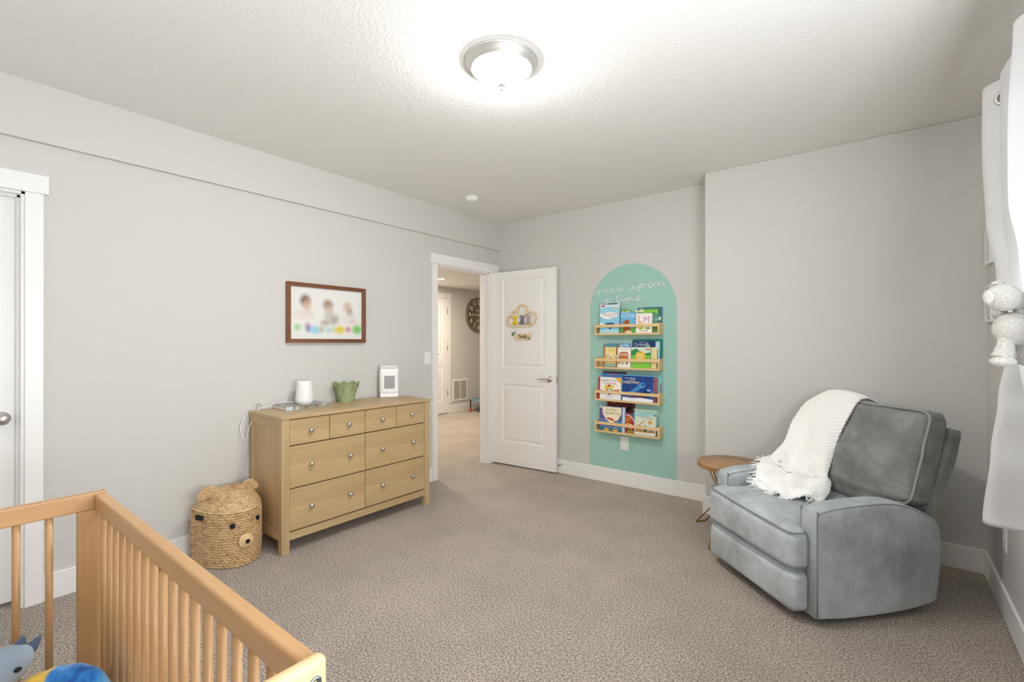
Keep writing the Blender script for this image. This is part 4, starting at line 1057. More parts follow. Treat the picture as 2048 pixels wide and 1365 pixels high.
def letters():
    # single-line cursive letters, x advance in em, height 1 = x-height
    GL = {
     'o': ([(0.0, .35), (.18, .02), (.42, .0), (.55, .4), (.35, .85), (.1, .75), (.05, .35), (.25, .02), (.5, .15), (.62, .75), (.8, .72)], 1.0),
     'n': ([(-.2, .72), (.02, .8), (.12, .5), (.06, .0), (.2, .55), (.45, .85), (.58, .6), (.56, .2), (.72, .0), (.95, .25)], 1.1),
     'c': ([(-.15, .25), (.15, .6), (.5, .88), (.6, .75), (.4, .85), (.15, .6), (.12, .2), (.35, .0), (.62, .15), (.85, .4)], .95),
     'e': ([(-.1, .4), (.2, .35), (.5, .6), (.42, .88), (.18, .75), (.1, .35), (.3, .02), (.6, .08), (.95, .6), (1.15, .85)], 1.35),
     'u': ([(0, .8), (.02, .3), (.2, .02), (.42, .3), (.52, .8), (.5, .3), (.66, .0), (.95, .35)], 1.05),
     'p': ([(-.1, .35), (.2, .8), (.12, .2), (-.02, -.75), (.12, .1), (.35, .75), (.62, .8), (.68, .4), (.45, .05), (.22, .15), (.2, .5), (.5, .75), (.95, .72)], 1.1),
     'a': ([(.55, .7), (.3, .88), (.05, .5), (.12, .05), (.35, .1), (.56, .75), (.55, .2), (.7, .0), (1.1, .45), (1.3, .8)], 1.5),
     't': ([(.3, 1.75), (.16, .9), (.1, .25), (.25, .0), (.55, .2), (.8, .5)], .85),
     'T': ([(-.05, 1.25), (.2, 1.32), (.5, 1.3)], 0),
     'i': ([(0, .5), (.12, .78), (.1, .25), (.25, .0), (.6, .3)], .62),
     'm': ([(-.05, .4), (.08, .8), (.06, .0), (.2, .6), (.38, .82), (.44, .5), (.42, .0), (.56, .6), (.76, .84), (.84, .5), (.84, .2), (1.0, .0), (1.25, .3)], 1.35),
    }
    bm = bmesh.new()
    def write(s, x0, z0, em, slope, sx):
        x = x0
        for ch in s:
            if ch == ' ': x += em * .55 * sx; continue
            if ch == '.':
                z = z0 + (x - x0) * slope
                for k in range(2): ball(bm, (x + em * .18 * k * sx, YB - .003, z + .01), .0028, seg=8)
                x += em * .5 * sx; continue
            g, adv = GL[ch]
            if ch == 't': 
                tube(bm, smoothpath([(x + em * sx * px, YB - .0048, z0 + (x - x0) * slope + em * pz) for px, pz in GL['T'][0]], 3), .0036, seg=6)
            tube(bm, smoothpath([(x + em * sx * px, YB - .0048, z0 + (x + em * sx * px - x0) * slope + em * pz) for px, pz in g], 4), .0040, seg=6)
            x += em * adv * sx
    write('once', -2.135, 1.757, .042, .055, 1.72)
    write('upon', -1.80, 1.776, .042, .055, 1.98)
    write('a', -2.045, 1.665, .042, .04, 1.5)
    write('time..', -1.93, 1.668, .042, .05, 1.62)
    o = link('wall_lettering', bm, M_WHITE); tag(o, 'white cursive lettering reading once upon a time on the mint arch', 'lettering')
letters()

SHX0, SHX1, SHY0 = -2.100, -1.488, 3.918
SH = [1.370, 1.062, .768, .480]
names = ['top', 'second', 'third', 'bottom']
def shelf_parts(o):
    W = (SHX1 - SHX0) / 2; D = YB - .0015 - SHY0
    part('bottom_board', lambda b: rbox(b, (-W, 0, 0), (W, D, .017), bev=.0015), M_PINE, o)
    part('back_board', lambda b: rbox(b, (-W + .012, D - .009, .017), (W - .012, D, .060), bev=.001), M_PINE, o)
    part('front_rail', lambda b: rbox(b, (-W, 0, .070), (W, .010, .096), bev=.0015), M_PINE, o)
    for s in (-1, 1): part('side_panel', lambda b: rbox(b, (min(s * W, s * (W - .014)), .0095 if False else .010, .017), (max(s * W, s * (W - .014)), D, .102), bev=.0015), M_PINE, o)
    for s in (-1, 1): part('front_post', lambda b: rbox(b, (min(s * W, s * (W - .014)), 0, .017), (max(s * W, s * (W - .014)), .0095, .070)), M_PINE, o)
lab = ['topmost pine picture-ledge bookshelf on the mint arch, under the lettering', 'second pine ledge bookshelf from the top on the mint arch',
       'third pine ledge bookshelf from the top, holding two Christmas books', 'lowest pine ledge bookshelf, above the wall outlet']
for i, z in enumerate(SH):
    s = empty('ledge_shelf', ((SHX0 + SHX1) / 2, SHY0, z), label=lab[i], cat='shelf', group='pine bookshelves on the mint arch'); shelf_parts(s)

def book(shelf, x0, x1, ztop, layer, cover, spine, label, art=(), th=.012, rounded=0, pages='F2ECDF'):
    """art: ('r',u0,v0,u1,v1,col) ('e',u,v,ru,rv,col) ('p',[(u,v)..],col) ('t',text,u,v,size,wide,col[,bold])  u,v in 0..1 of the cover"""
    z0 = SH[shelf] + .0175; W = x1 - x0; tilt = -.062
    Y = SHY0 + .0115 + layer * .0185
    H = (ztop - z0)
    o = empty('picture_book', ((x0 + x1) / 2, Y, z0), (tilt, 0, 0), label=label, cat='book', group='picture books on the %s shelf' % names[shelf])
    w_ = W / 2
    def cov(b):
        if rounded:
            r = rounded
            for y0_, y1_ in ((0, th),):
                pts = []
                for cx_, cz_, a0 in ((w_ - r, H - r, 0), (-w_ + r, H - r, PI / 2), (-w_ + r, r, PI), (w_ - r, r, 1.5 * PI)):
                    pts += [(cx_ + r * math.cos(a0 + PI / 2 * k / 5), y0_, cz_ + r * math.sin(a0 + PI / 2 * k / 5)) for k in range(6)]
                prism(b, pts, (0, th, 0), 0)
        else:
            rbox(b, (-w_, 0, 0), (w_, .0018, H), 0); rbox(b, (-w_, th - .0018, 0), (w_, th, H), 0); rbox(b, (-w_, 0, 0), (-w_ + .002, th, H), 1)
    part('cover', cov, [ink(cover), ink(spine)], o)
    if not rounded: part('pages', lambda b: rbox(b, (-w_ + .002, .0018, .002), (w_ - .003, th - .0018, H - .002)), ink(pages), o)
    if art:
        cols = []; 
        def mi(c):
            if c not in cols: cols.append(c)
            return cols.index(c)
        bm = bmesh.new()
        for k, a in enumerate(art):
            y = -.0003 - .00012 * k
            def P(u, v): return (-w_ + W * u, y, H * v)
            if a[0] == 'r': poly(bm, [P(a[1], a[2]), P(a[3], a[2]), P(a[3], a[4]), P(a[1], a[4])], mi(a[5]))
            elif a[0] == 'e': poly(bm, [P(a[1] + a[3] * math.cos(t), a[2] + a[4] * math.sin(t)) for t in [2 * PI * i / 24 for i in range(24)]], mi(a[5]))
            elif a[0] == 'p': poly(bm, [P(*q) for q in a[1]], mi(a[2]))
            elif a[0] == 't':
                M = frameM(P(a[2], a[3]), (1, 0, 0), (0, 0, 1), (0, -1, 0)); text(bm, a[1], a[4], M, mi(a[6]), a[5], bold=.0)
            elif a[0] == 'l': 
                r_ = a[3]; pts = [P(*q) for q in a[1]]
                for A, B in zip(pts, pts[1:]):
                    A, B = Vector(A), Vector(B); d = (B - A).normalized(); n = Vector((-d.z, 0, d.x)) * r_
                    poly(bm, [A + n, B + n, B - n, A - n], mi(a[2]))
        link('cover_print', bm, [ink(c) for c in cols], o, autos=False)
    return o
rb = random.Random(3)
def blobs(n, u0, u1, v0, v1, ru, rv, cols):
    return [('e', rb.uniform(u0, u1), rb.uniform(v0, v1), ru * rb.uniform(.6, 1.3), rv * rb.uniform(.6, 1.3), rb.choice(cols)) for _ in range(n)]
# pixel columns of the photo were turned into metres on the shelf plane once; x below are metres
# --- top shelf
book(0, -2.055, -1.865, 1.665, 0, '8CCBE0', 'E8E0D0', 'tall pale blue book with oval title panel, leftmost on the top shelf',
     [('p', [(0, .78), (.35, .86), (1, .84), (1, 1), (0, 1)], 'D8E4E8'), ('p', [(0, .60), (1, .52), (1, .80), (0, .82)], '9CD4E4'), ('r', .05, .955, .35, .985, '2C7CA8'), ('r', .38, .945, .92, .985, '24506E'), ('p', [(.03, .90), (.16, .93), (.30, .90), (.16, .86)], 'B04A5C'), ('e', .83, .80, .07, .045, 'D8C9A0'),
      ('e', .14, .60, .16, .06, 'F4EFE8'), ('e', .52, .59, .42, .10, 'F6F2F0'), ('e', .44, .54, .30, .075, 'F6F2F0'), ('t', 'Pete the Cat\'s', .54, .625, .030, .85, 'B43A42'), ('t', 'GROOVY GUIDE', .52, .56, .014, 1, '6A6A7A'), ('t', 'TO LOVE', .6, .52, .014, 1, '6A6A7A'),
      ('r', .34, .20, .74, .34, '1E4A86'), ('r', .50, 0, .60, .20, '183C70'), ('r', .42, .25, .66, .28, 'E8C068'), ('p', [(0, 0), (1, 0), (1, .10), (.4, .14), (0, .08)], 'A8DCE4'), ('e', .1, .3, .1, .05, 'F0F4F4')], th=.016)
book(0, -1.862, -1.778, 1.600, 2, '9CBC3C', 'C8D890', 'yellow-green book peeking above the blue FOUND book', [('r', .0, .0, 1, .93, 'BFD9DC'), ('e', .45, .96, .28, .05, '86A020')])
book(0, -1.860, -1.706, 1.570, 1, '6FB8DC', '5AA4CC', 'sky blue book titled FOUND with a brown bear drawing',
     [('p', [(0, 0), (1, 0), (1, .26), (.6, .22), (.3, .27), (0, .24)], '5DB44A'), ('p', [(.18, .0), (.16, .45), (.22, .58), (.40, .66), (.54, .62), (.60, .45), (.66, .25), (.60, .0)], 'A9562E'), ('e', .19, .52, .06, .05, 'A9562E'), ('e', .22, .50, .03, .025, 'F3E8DA'), ('e', .47, .47, .035, .025, '1A120E'), ('e', .54, .40, .09, .06, 'F0D8BC'), ('e', .52, .02, .22, .10, 'F0D8BC'), ('t', 'FOUND', .5, .83, .046, .86, 'D8EEF8'), ('e', .90, .42, .06, .03, '2A4C86')], th=.014)
book(0, -1.730, -1.672, 1.588, 2, 'E9E4DA', 'D8D2C6', 'small cream book edge between FOUND and the green book', [('e', .5, .93, .3, .03, 'C8B070')])
book(0, -1.700, -1.520, 1.595, 2, '6DB83C', '4A8C30', 'leafy bright green book behind the white LM book',
     [('e', .16, .93, .16, .05, 'E8E0C0'), ('p', [(.1, .85), (.5, .97), (1, .92), (1, .80), (.5, .78)], '8CCB4A'), ('p', [(.3, .74), (.7, .86), (.95, .84), (.6, .72)], '3E8C34'), ('r', .78, .0, 1, .8, '5E9C88'), ('t', 'LULLABY', .89, .55, .018, 1, 'D6E6DC'), ('r', .75, .05, 1, .32, '7A9A3A')], th=.010)
book(0, -1.712, -1.494, 1.612, 3, '3F7486', '35606E', 'dark teal book standing rearmost at the top shelf\'s right end', [('e', .15, .92, .08, .04, 'E8DCC0'), ('p', [(.2, .9), (.9, .96), (.95, .86), (.3, .84)], '2E5866'), ('e', .92, .55, .06, .08, 'DDE8EA')], th=.010)
book(0, -1.703, -1.558, 1.557, 0, 'F3EFE9', 'E4DED4', 'white book showing large orange L and mauve M letters',
     [('t', 'L', .25, .70, .095, .9, 'E08A34'), ('t', 'M', .66, .66, .078, .95, 'B784AC'), ('p', [(.05, .2), (.1, .42), (.3, .52), (.5, .45), (.5, .25)], 'F0CE5E'), ('e', .35, .22, .16, .06, 'A9C84E'), ('e', .75, .22, .16, .06, '86B85E'), ('t', 'lmnopqr', .5, .10, .020, 1.2, '6C6458')])
# --- second shelf
book(1, -2.025, -1.880, 1.285, 1, 'B4703A', 'E8D8B0', 'brown-bordered yellow book, leftmost on the second shelf',
     [('r', .0, .95, 1, 1.0, '6A5A3A'), ('r', .06, .9, .93, .985, '3E98B0'), ('r', .08, .02, .86, .12, '7CC0B8'), ('r', .10, .14, .84, .88, 'F0DC92'), ('t', 'Llama', .48, .80, .026, 1, 'C8A858'), ('t', 'Llama', .48, .72, .022, 1, 'C8A858'), ('e', .28, .50, .10, .06, 'A9C0C4'), ('e', .48, .42, .13, .10, 'F0E8D4'), ('e', .48, .40, .08, .07, 'DC8A3A'), ('e', .76, .46, .11, .06, 'C9D48A'), ('e', .12, .42, .1, .08, 'E2A03C'), ('e', .9, .48, .07, .05, 'D8D4E4')], th=.014)
book(1, -2.020, -1.790, 1.296, 3, '7FB4DC', '6AA0CC', 'light blue book rearmost behind the brown-bordered yellow book', [('r', 0, .95, .75, 1, '7C9CC0'), ('e', .55, .88, .2, .05, 'C4DCF0'), ('e', .88, .90, .1, .05, 'A8CCEA')], th=.008)
book(1, -1.878, -1.754, 1.258, 0, 'F3EDE3', 'E2D8C8', 'cream book with rust-brown bear shape in the middle of the second shelf',
     [('p', [(.08, .35), (.08, .62), (.2, .78), (.4, .77), (.44, .8), (.6, .78), (.8, .76), (.86, .6), (.84, .42), (.66, .36), (.4, .35)], 'C07030'), ('t', 'Brown Bear,', .42, .69, .017, 1, 'F2E6D8'), ('t', 'Brown Bear', .48, .64, .017, 1, 'F2E6D8'), ('t', 'What do you see?', .52, .60, .011, 1, 'F2E6D8'), ('t', 'BILL MARTIN JR', .5, .9, .010, 1, '8A8078'), ('e', .15, .22, .07, .06, 'B46A30'), ('e', .42, .20, .11, .07, 'BFB8A4'), ('e', .74, .22, .07, .07, '9A4A2C'), ('e', .9, .9, .02, .02, '6AA04A')], th=.012)
book(1, -1.756, -1.550, 1.318, 2, '17376E', '102A56', 'navy blue book with glowing tree behind the yellow-circle book',
     [('t', 'The Berenstain', .47, .95, .012, 1, 'D8E4F0'), ('t', 'Christmas', .40, .86, .044, .75, 'C8D4E4'), ('p', [(.52, .6), (.62, .86), (.68, .92), (.76, .86), (.90, .6)], '8FA898'), ('e', .68, .9, .03, .02, 'E8E0A8')], th=.010)
book(1, -1.758, -1.490, 1.332, 3, '0F7D72', '0B6A62', 'teal book rearmost behind the navy tree book', [('r', .02, .90, .97, .97, '11857A')], th=.008)
book(1, -1.560, -1.512, 1.312, 2.9, 'BBD8E4', 'A8C8D8', 'narrow pale blue book edge in front of the teal book', [('e', .5, .8, .3, .1, 'D0E6EE')], th=.004)
book(1, -1.748, -1.572, 1.262, 0, '6FB46A', '4A9458', 'green landscape book with a big yellow circle',
     [('r', 0, .62, 1, 1, 'CFE0D0'), ('p', [(0, .6), (0, .84), (.25, .93), (.5, .80), (.7, .7), (1, .76), (1, .5)], '2F8C50'), ('p', [(0, 0), (1, 0), (1, .60), (.5, .64), (0, .60)], '7AC048'), ('p', [(0, .38), (.5, .46), (1, .36), (1, .30), (0, .32)], '3C8848'), ('p', [(0, .1), (.5, .16), (1, .12), (1, 0), (0, 0)], '86CC3C'), ('e', .48, .53, .27, .28, 'E8B820'), ('t', 'MAKE', .48, .62, .034, .8, 'F4EED0'), ('t', 'DAY', .48, .48, .034, .8, 'F4EED0'), ('r', .74, .88, .96, .93, 'D8503C')], th=.014)
book(1, -1.600, -1.525, 1.262, 1, 'EBDD9E', 'D8CA8C', 'pale yellow book sticking out right of the yellow-circle book', [('e', .75, .4, .15, .1, 'D8C47A')], th=.012)
# --- third shelf
book(2, -2.072, -1.848, .985, 0, 'F4F0EC', 'B22A34', 'white Little Blue Truck\'s Christmas book with a red spine',
     [('r', 0, 0, .085, 1, 'B22A34'), ('p', [(.70, 1), (.94, 1), (1, .98), (1, .70), (.88, .86)], 'F0B42C'), ('t', 'Little Blue Truck\'s', .50, .86, .028, .82, '3A5672'), ('t', 'Christmas', .52, .735, .036, .9, 'C05A50'), ('r', .12, .70, .24, .705, '9A9A9A'), ('r', .80, .64, .97, .645, '6A6A6A'),
      ('e', .40, .53, .12, .12, 'E8C038'), ('e', .62, .56, .10, .10, 'E8D060'), ('e', .50, .62, .06, .05, 'B03A34'), ('p', [(.36, .20), (.36, .38), (.44, .48), (.60, .48), (.66, .38), (.66, .20)], '2E5CA4'), ('r', .44, .38, .59, .46, 'C8DCEC'), ('e', .42, .24, .05, .05, 'F0F0F0'), ('e', .62, .24, .05, .05, 'F0F0F0'), ('e', .78, .36, .12, .09, 'C07036'), ('e', .9, .43, .05, .05, 'C07036'), ('e', .14, .36, .04, .07, 'C0504A'), ('t', 'Alice Schertle', .5, .12, .012, 1, '4A4A4A'), ('p', [(.1, 0), (1, 0), (1, .06), (.1, .08)], 'E8ECF0')], th=.018)
book(2, -2.048, -1.833, 1.022, 1, '3A78B0', '2C6498', 'blue book with red title letters behind the white truck book', [('t', 'LITTLE', .5, .93, .026, 1.3, 'B85A74'), ('r', 0, .97, 1, 1, '2F6CA4')], th=.012)
book(2, -2.056, -1.828, 1.036, 3, '6A2424', '5A1C1C', 'dark maroon book rearmost at the left of the third shelf', [('r', .03, .96, .97, .99, '7A3028')], th=.008)
book(2, -1.828, -1.548, 1.016, 0, '163F86', '0E2C60', 'large deep blue Christmas book with a pale dinosaur-like shape',
     [('r', 0, .965, 1, 1, '6CB4D8'), ('p', [(0, .35), (1, .45), (1, 0), (0, 0)], '1C58A8'), ('p', [(.1, .25), (.25, .38), (.45, .55), (.56, .68), (.62, .74), (.72, .72), (.76, .64), (.72, .54), (.60, .50), (.45, .38), (.3, .26)], '3E8CC4'), ('p', [(.3, .20), (.5, .34), (.75, .42), (.95, .38), (.9, .2), (.6, .14)], '0F2448'), ('e', .68, .64, .05, .04, '1A4A8C'), ('t', 'Robert Neubecker', .24, .88, .014, .9, 'F2F4F6'), ('t', 'and friends', .32, .83, .013, .9, 'F2F4F6'), ('t', 'HOW THE DINOS SAVED', .26, .77, .010, .9, 'C89A9A'), ('t', 'CHRISTMAS!', .27, .705, .034, .86, 'F2E6B0'),
      ('r', .80, .42, .93, .48, '8CC8E4'), ('p', [(0, 0), (1, 0), (1, .11), (.6, .15), (.3, .12), (0, .15)], 'EEF2F6'), ('e', .95, .3, .03, .1, '6CB4D8'), ('r', .1, .16, .8, .18, 'A03A34')] + [('e', rb.uniform(.03, .97), rb.uniform(.5, .95), .004, .005, 'DCEAF4') for _ in range(40)], th=.022)
book(2, -1.560, -1.528, 1.000, 1.6, 'B0606A', 'A05060', 'thin rose book edge beside the deep blue Christmas book', th=.008)
book(2, -1.600, -1.492, 1.024, 3, '86C4C4', '78B4B4', 'pale teal book rearmost at the third shelf\'s right end', [('e', .9, .5, .05, .2, '8A5A50')], th=.009)
# --- bottom shelf
book(3, -2.060, -1.808, .722, 0, '5E5C8E', 'CFE0EC', 'purple and cream Good Night, Little Blue Truck book on the lowest shelf',
     [('p', [(0, 0), (.9, 0), (.9, .42), (.4, .5), (0, .46)], '5C80BC'), ('p', [(.10, .97), (.86, .97), (.86, .72), (.74, .48), (.50, .30), (.28, .44), (.14, .66)], 'F2E6C4'), ('p', [(0, .88), (.12, .94), (.10, 1), (0, 1)], 'A8C8E4'), ('t', 'Good Night,', .47, .86, .024, .9, '7A6A3C'), ('t', 'Little Blue Truck', .50, .72, .029, .76, '4A4A34'),
      ('e', .36, .50, .06, .05, 'C0562C'), ('e', .48, .48, .07, .05, 'B8482A'), ('e', .58, .42, .06, .04, 'D08A4A'), ('e', .48, .24, .13, .10, '34488C'), ('e', .48, .10, .3, .08, '8AAAD8'), ('p', [(0, 0), (.92, 0), (.92, .10), (.5, .14), (0, .12)], '2C6C7C'), ('e', .3, .05, .12, .045, 'E2B04A'), ('e', .65, .05, .12, .045, 'E2B04A'), ('r', .90, 0, 1, 1, 'BCD4E4'), ('e', .95, .95, .05, .05, 'A8CCE4')], th=.018)
book(3, -2.012, -1.742, .768, 3, '5E1A18', '4A1412', 'dark red book rearmost, rising behind the purple truck book', [('e', .25, .94, .05, .02, 'C87A38'), ('p', [(.7, .7), (.85, 1), (.97, .7)], '1E0A0A')] + [('e', rb.uniform(.1, .6), rb.uniform(.86, .96), .01, .008, 'C85A30') for _ in range(12)], th=.008)
book(3, -1.808, -1.722, .672, 1, 'B83230', 'C8D8DC', 'small red barn-shaped book in the middle of the lowest shelf',
     [('p', [(0, 1), (1, 1), (1, .62), (.75, .85), (.45, .96), (0, .98)], '3C6C8C'), ('t', 'MOO', .28, .76, .026, 1, 'F2C040'), ('t', 'BAA', .28, .64, .026, 1, 'F2C040'), ('p', [(0, .93), (.45, .90), (.75, .79), (1, .56), (1, .50), (.72, .74), (.42, .86), (0, .89)], 'F2EEE6'), ('e', .25, .38, .25, .14, 'D8B438'), ('r', .45, .20, .70, .46, 'F2EEE6'), ('r', .49, .22, .66, .42, 'A02A28'), ('r', .2, .02, .9, .14, '8A9A3A')], th=.014)
book(3, -1.758, -1.532, .712, 3, 'CFE6C4', 'B8D4AC', 'pale green book rearmost behind the rounded teal book', [('r', .02, .97, .98, 1, 'DCEED2')], th=.008)
book(3, -1.722, -1.525, .698, .3, 'A4D4D8', '8CC0C8', 'teal board book with rounded corners, a crane and a pine tree',
     [('p', [(0.06, .82), (.60, .80), (.70, .90), (1, .86), (.98, .06), (.02, .06)], 'D6DFCB'), ('t', 'Construction Site:', .5, .93, .016, 1, '2C8CA0'), ('t', 'Construction Site:', .40, .82, .018, .9, '5A6E62'), ('t', 'Merry and Bright', .60, .74, .018, .9, '5A6E62'), ('l', [(.12, .32), (.48, .62)], 'C4683A', .0035), ('p', [(.08, .18), (.10, .36), (.16, .40), (.34, .30), (.36, .16)], 'D0883C'), ('r', .16, .17, .32, .24, 'E0B850'), ('e', .73, .57, .09, .085, 'D8A038'), ('p', [(.42, .16), (.52, .46), (.62, .16)], '3C6C3C'), ('p', [(.26, .16), (.30, .38), (.34, .16)], 'B8A0AC'), ('p', [(.66, .16), (.72, .34), (.76, .22), (.84, .32), (.92, .18)], 'B890A4'), ('r', .02, .02, .98, .13, 'EFE8D8'), ('r', .02, .12, .98, .17, 'A8783C'), ('e', .93, .88, .05, .04, '3C8C94'), ('t', 'Sherri Duskey Rinker', .5, .07, .011, 1, '5A5A4A')], th=.014, rounded=.016)

# ------------------------------------------------------------------ cloud sign on the open door
DX = Vector((math.cos(dang), math.sin(dang), 0)); DN = Vector((math.sin(dang), -math.cos(dang), 0))
def dpt(s, z, off=0): return Vector((-3.322, 3.898, 0)) + DX * s + DN * off + Vector((0, 0, z))
def on_door(name, s, z, off=.002, **kw):
    p = dpt(s, z, off); return empty(name, p, (0, 0, dang), **kw)
cs = on_door('cloud_frame', .375, 1.465, .003, label='wooden cloud-shaped frame hanging on the open door', cat='door sign')
def cloudf(b):
    circ = [(-.120, .062, .062), (-.075, .130, .045), (.015, .165, .070), (.110, .085, .075), (-.01, .095, .072)]
    def outline(off):
        pts = []
        for i in range(200):
            a = 2 * PI * i / 200; c = Vector((-.005, .085)); d = Vector((math.cos(a), math.sin(a))); best = .02
            for cx_, cz_, r in circ:
                r = r + off; m = c - Vector((cx_, cz_)); bq = m.dot(d); cc = m.dot(m) - r * r; disc = bq * bq - cc
                if disc > 0: best = max(best, -bq + math.sqrt(disc))
            p = c + d * best
            if d.y < 0:
                tb = (c.y + off) / -d.y
                if best > tb or True: 
                    q = c + d * min(max(best, tb if abs((c + d * tb).x) < .12 else best), tb)
                    p = q
            pts.append(p)
        return pts
    o_, i_ = outline(0), outline(-.018)
    n = len(o_)
    for k in range(n):
        k2 = (k + 1) % n; A, B, C_, D_ = o_[k], o_[k2], i_[k2], i_[k]
        f = lambda p, y: (p.x, y, p.y)
        poly(b, [f(A, -.020), f(B, -.020), f(C_, -.020), f(D_, -.020)]); poly(b, [f(A, 0), f(B, 0), f(B, -.020), f(A, -.020)]); poly(b, [f(D_, 0), f(C_, 0), f(C_, -.020), f(D_, -.020)])
part('cloud_rim', cloudf, M_LIGHTWOOD, cs)
part('loop', lambda b: tube(b, smoothpath([(-.105, -.012, .150), (-.085, -.016, .172), (-.06, -.016, .165)], 5), .003, seg=6), plain('brown_cord', rgb(110, 92, 80), .8), cs)
def tinybear(s, col, col2, label, ears=1, kind='plush toy'):
    o = on_door('tiny_plush', s, 1.468 + .018, .012, label=label, cat=kind, group='tiny plush animals in the cloud frame')
    m = knit('tiny_' + label.split()[1], col, 700, .4, .002); m2 = knit('tinyb_' + label.split()[1], col2, 700, .4, .002)
    def f(b):
        ball(b, (0, 0, .028), (.024, .016, .030), seg=16); ball(b, (0, -.003, .072), (.026, .019, .024), seg=16)
        for q in (-1, 1):
            ball(b, (q * .020, -.012, .014), (.010, .012, .012), seg=10)
    part('body', f, m, o, smooth=True)
    for q in (-1, 1): part('ear', lambda b: ball(b, (q * .021, 0, .093), (.0095 * ears, .006, .0105 * ears), seg=12), m2, o)
    part('muzzle', lambda b: (ball(b, (0, -.020, .066), (.012, .007, .009), seg=12, mi=0), ball(b, (0, -.027, .069), (.0035, .003, .003), seg=8, mi=1), ball(b, (-.009, -.019, .079), (.0028, .002, .003), seg=8, mi=1), ball(b, (.009, -.019, .079), (.0028, .002, .003), seg=8, mi=1)), [m2, M_BLACK], o)
tinybear(.300, rgb(238, 205, 58), rgb(246, 222, 110), 'tiny yellow plush animal at the left inside the cloud frame')
tinybear(.386, rgb(128, 126, 128), rgb(196, 192, 194), 'tiny grey plush animal in the middle of the cloud frame', 1.35)
tinybear(.462, rgb(188, 172, 152), rgb(226, 212, 196), 'tiny beige plush animal at the right inside the cloud frame')
ns = on_door('name_sign', .390, 1.328, .003, label='small wooden name plaque hanging on threads below the cloud frame', cat='door sign')
part('plaque', lambda b: prism(b, [(-.105, -.0, .012), (-.085, 0, 0), (.095, 0, 0), (.110, 0, .070), (-.095, 0, .062)], (0, -.008, 0)), M_LIGHTWOOD, ns)
part('lettering', lambda b: text(b, 'Teddy', .052, frameM((.0, -.0085, .034), (1, 0, 0), (0, 0, 1), (0, -1, 0)), 0, .86, shear=.25, bold=.02, ext=.002), plain('dark_brown_letters', rgb(98, 78, 48), .5), ns)
for s in (-.070, .082): part('thread', lambda b: tube(b, [(s, -.004, .062), (s, -.004, .140)], .0010, seg=5), M_WHITE, ns)
def leaf(b):
    for cx_, cz_, r, a in ((-.115, .062, .030, 2.3), (-.10, .075, .026, 1.2), (-.118, .048, .024, 3.0)):
        d = Vector((math.cos(a), 0, math.sin(a))); n = Vector((-d.z, 0, d.x)); c = Vector((cx_, -.010, cz_))
        poly(b, [c - d * r * .4, c + n * r * .35, c + d * r, c - n * r * .35])
    for cx_, cz_, r, a in ((.078, .012, .026, .2), (.082, .016, .024, 1.5), (.075, .010, .024, 2.9)):
        d = Vector((math.cos(a), 0, math.sin(a))); n = Vector((-d.z, 0, d.x)); c = Vector((cx_, -.010, cz_))
        poly(b, [c - d * r * .4, c + n * r * .35, c + d * r, c - n * r * .35], 1)
lf = part('leaf', leaf, [plain('leaf_green', rgb(96, 118, 82), .6), plain('leaf_green_light', rgb(120, 140, 104), .6)], ns)
md = lf.modifiers.new('t', 'SOLIDIFY'); md.thickness = .0015

# ------------------------------------------------------------------ things in the hall
def clock():
    o = empty('wall_clock', (HX, 6.873, 1.828), label='large round dark clock with white numerals on the hall wall', cat='clock')
    R = .338; RY = Matrix.Rotation(PI / 2, 4, 'Y')
    part('case', lambda b: lathe(b, [(.001, 0), (R, 0), (R, .030), (R - .006, .036), (R - .014, .036), (R - .016, .028), (.001, .028)], seg=80, mat=RY, cap=False), wood('dark_clock_wood', rgb(112, 98, 80), rgb(140, 124, 102), 1, 1.2, .6), o)
    MW = plain('clock_white', rgb(244, 238, 226), .6)
    def M_(y, z, x=.0295): return frameM((x, y, z), (0, 1, 0), (0, 0, 1), (1, 0, 0))
    def num(b):
        for k in range(1, 13):
            a = PI / 2 - 2 * PI * k / 12; text(b, str(k), .115, M_(.242 * math.cos(a), .242 * math.sin(a)), 0, .8, bold=.02)
        for k in range(60):
            a = 2 * PI * k / 60; c = Vector((.0292, .303 * math.cos(a), .303 * math.sin(a))); r = .0055 if k % 5 else .008
            poly(b, [(c.x, c.y + r * math.cos(t), c.z + r * math.sin(t)) for t in [PI / 3 * i for i in range(6)]])
        text(b, 'N\u00b09', .075, M_(0, -.115), 0, .9)
        # little key emblem
        poly(b, [(.0292, -.030, .086), (.0292, .045, .086), (.0292, .045, .092), (.0292, -.030, .092)])
        poly(b, [(.0292, -.040 + .016 * math.cos(t), .089 + .014 * math.sin(t)) for t in [PI / 5 * i for i in range(10)]])
        poly(b, [(.0292, .032, .074), (.0292, .044, .074), (.0292, .044, .088), (.0292, .032, .088)])
    part('numerals', num, MW, o)
    def hand(L, a, w0):
        def f(b):
            d = Vector((0, math.cos(a), math.sin(a))); n = Vector((0, -d.z, d.y)); X = Vector((.033, 0, 0))
            pts = [X - d * .06 - n * w0 * .5, X - d * .06 + n * w0 * .5, X + n * w0 * .3, X + d * L * .5 + n * w0 * .3, X + d * L * .7 + n * w0, X + d * L, X + d * L * .7 - n * w0, X + d * L * .5 - n * w0 * .3, X - n * w0 * .3]
            prism(b, pts, (.002, 0, 0))
        return f
    part('minute_hand', hand(.225, PI - .02, .010), MW, o); part('hour_hand', hand(.15, -.42, .012), MW, o)
    part('hub', lambda b: lathe(b, [(.001, .028), (.012, .028), (.012, .038), (.001, .039)], seg=20, mat=RY, cap=False), MW, o)
clock()
vg = empty('vent_grille', (HX, 6.391, .206), label='white return air vent grille low on the hall wall', cat='vent')
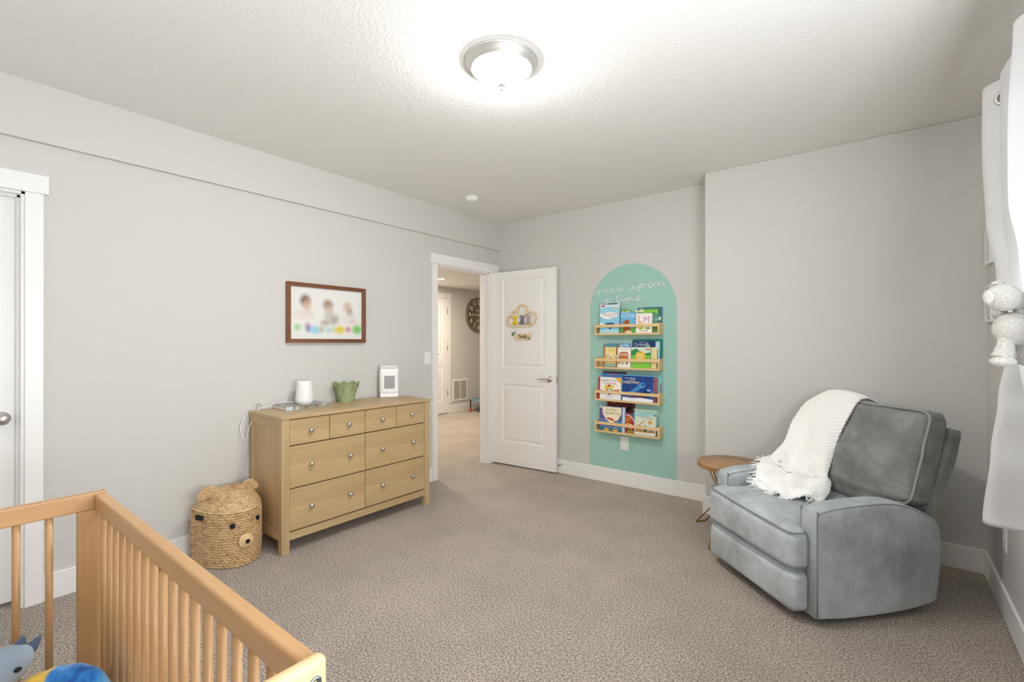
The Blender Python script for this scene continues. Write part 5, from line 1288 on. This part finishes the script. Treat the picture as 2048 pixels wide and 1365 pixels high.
def vgf(b):
    W, H, t = .201, .398, .032
    for lo, hi in (((0, -W, 0), (.012, W, t)), ((0, -W, H - t), (.012, W, H)), ((0, -W, t), (.012, -W + t, H - t)), ((0, W - t, t), (.012, W, H - t)), ((0, -.006, t), (.012, .006, H - t))): rbox(b, lo, hi, bev=.002)
part('frame', vgf, M_WHITE, vg)
def vsl(b):
    for i in range(24): rbox(b, (.001, -.17, .035 + i * .0138), (.008, .17, .0425 + i * .0138), mat=None)
part('louvre', vsl, plain('louvre_white', rgb(214, 208, 198), .5), vg)
part('backing', lambda b: rbox(b, (0, -.17, .03), (.002, .17, .37)), plain('vent_dark', rgb(128, 116, 104), .8), vg)

tr = empty('mini_trampoline', (-5.66, 6.87, 0), label='small blue-padded trampoline with red feet in the hall', cat='trampoline')
def hexp(r, z, ph=math.radians(218)): return [Vector((r * math.cos(ph + PI / 3 * k), r * math.sin(ph + PI / 3 * k), z)) for k in range(6)]
def pad(b):
    n = 96
    def ro(a, r, hexy):
        k = ((a - math.radians(218)) % (PI / 3)) - PI / 6; h_ = r * math.cos(PI / 6) / math.cos(k); return h_ * hexy + r * (1 - hexy)
    def f(u, v):
        a = 2 * PI * u; t = v * 2 * PI; rin, rout = .40, ro(a, .60, .9); c = (rin + rout) / 2; w_ = (rout - rin) / 2
        r = c + w_ * math.cos(t); z = .232 + .014 * math.sin(t) - .012 * max(0, math.cos(t)); return Vector((r * math.cos(a), r * math.sin(a), z))
    grid(b, f, n, 12, 0, True)
part('pad', pad, plain('blue_vinyl_pad', rgb(104, 140, 152), .45), tr)
part('mat', lambda b: lathe(b, [(.001, .225), (.41, .225), (.41, .221), (.001, .221)], seg=48, cap=False), plain('brown_mat', rgb(104, 72, 46), .7), tr)
for p in hexp(.565, 0):
    lg = part('leg', lambda b: tube(b, [(p.x, p.y, .02), (p.x, p.y, .225)], .013, seg=12), plain('dark_steel', rgb(56, 54, 54), .5), tr)
    part('foot', lambda b: lathe(b, [(.001, .0), (.034, 0), (.030, .02), (.018, .045), (.013, .05)], seg=20, mat=T(p.x, p.y, 0), cap=False), plain('red_foot', rgb(214, 62, 26), .5), lg)
for x, y, l in ((-5.46, 5.16, 'glowing recessed downlight in the hall ceiling seen through the doorway'), (-4.6, 3.6, 'added unseen hall downlight nearer the bedroom, above the doorway head')):  # the second fixture is an addition, out of view
    rl = empty('recessed_light', (x, y, HZ), label=l, cat='downlight')
    part('trim_ring', lambda b: lathe(b, [(.06, 0), (.08, 0), (.08, -.004), (.06, -.006)], seg=36, cap=False), M_WHITE, rl)
    part('lamp_lens', lambda b: lathe(b, [(.001, -.003), (.061, -.003)], seg=36, cap=False), plain('lit_lens', (1, .86, .7, 1), .5, em=6), rl)
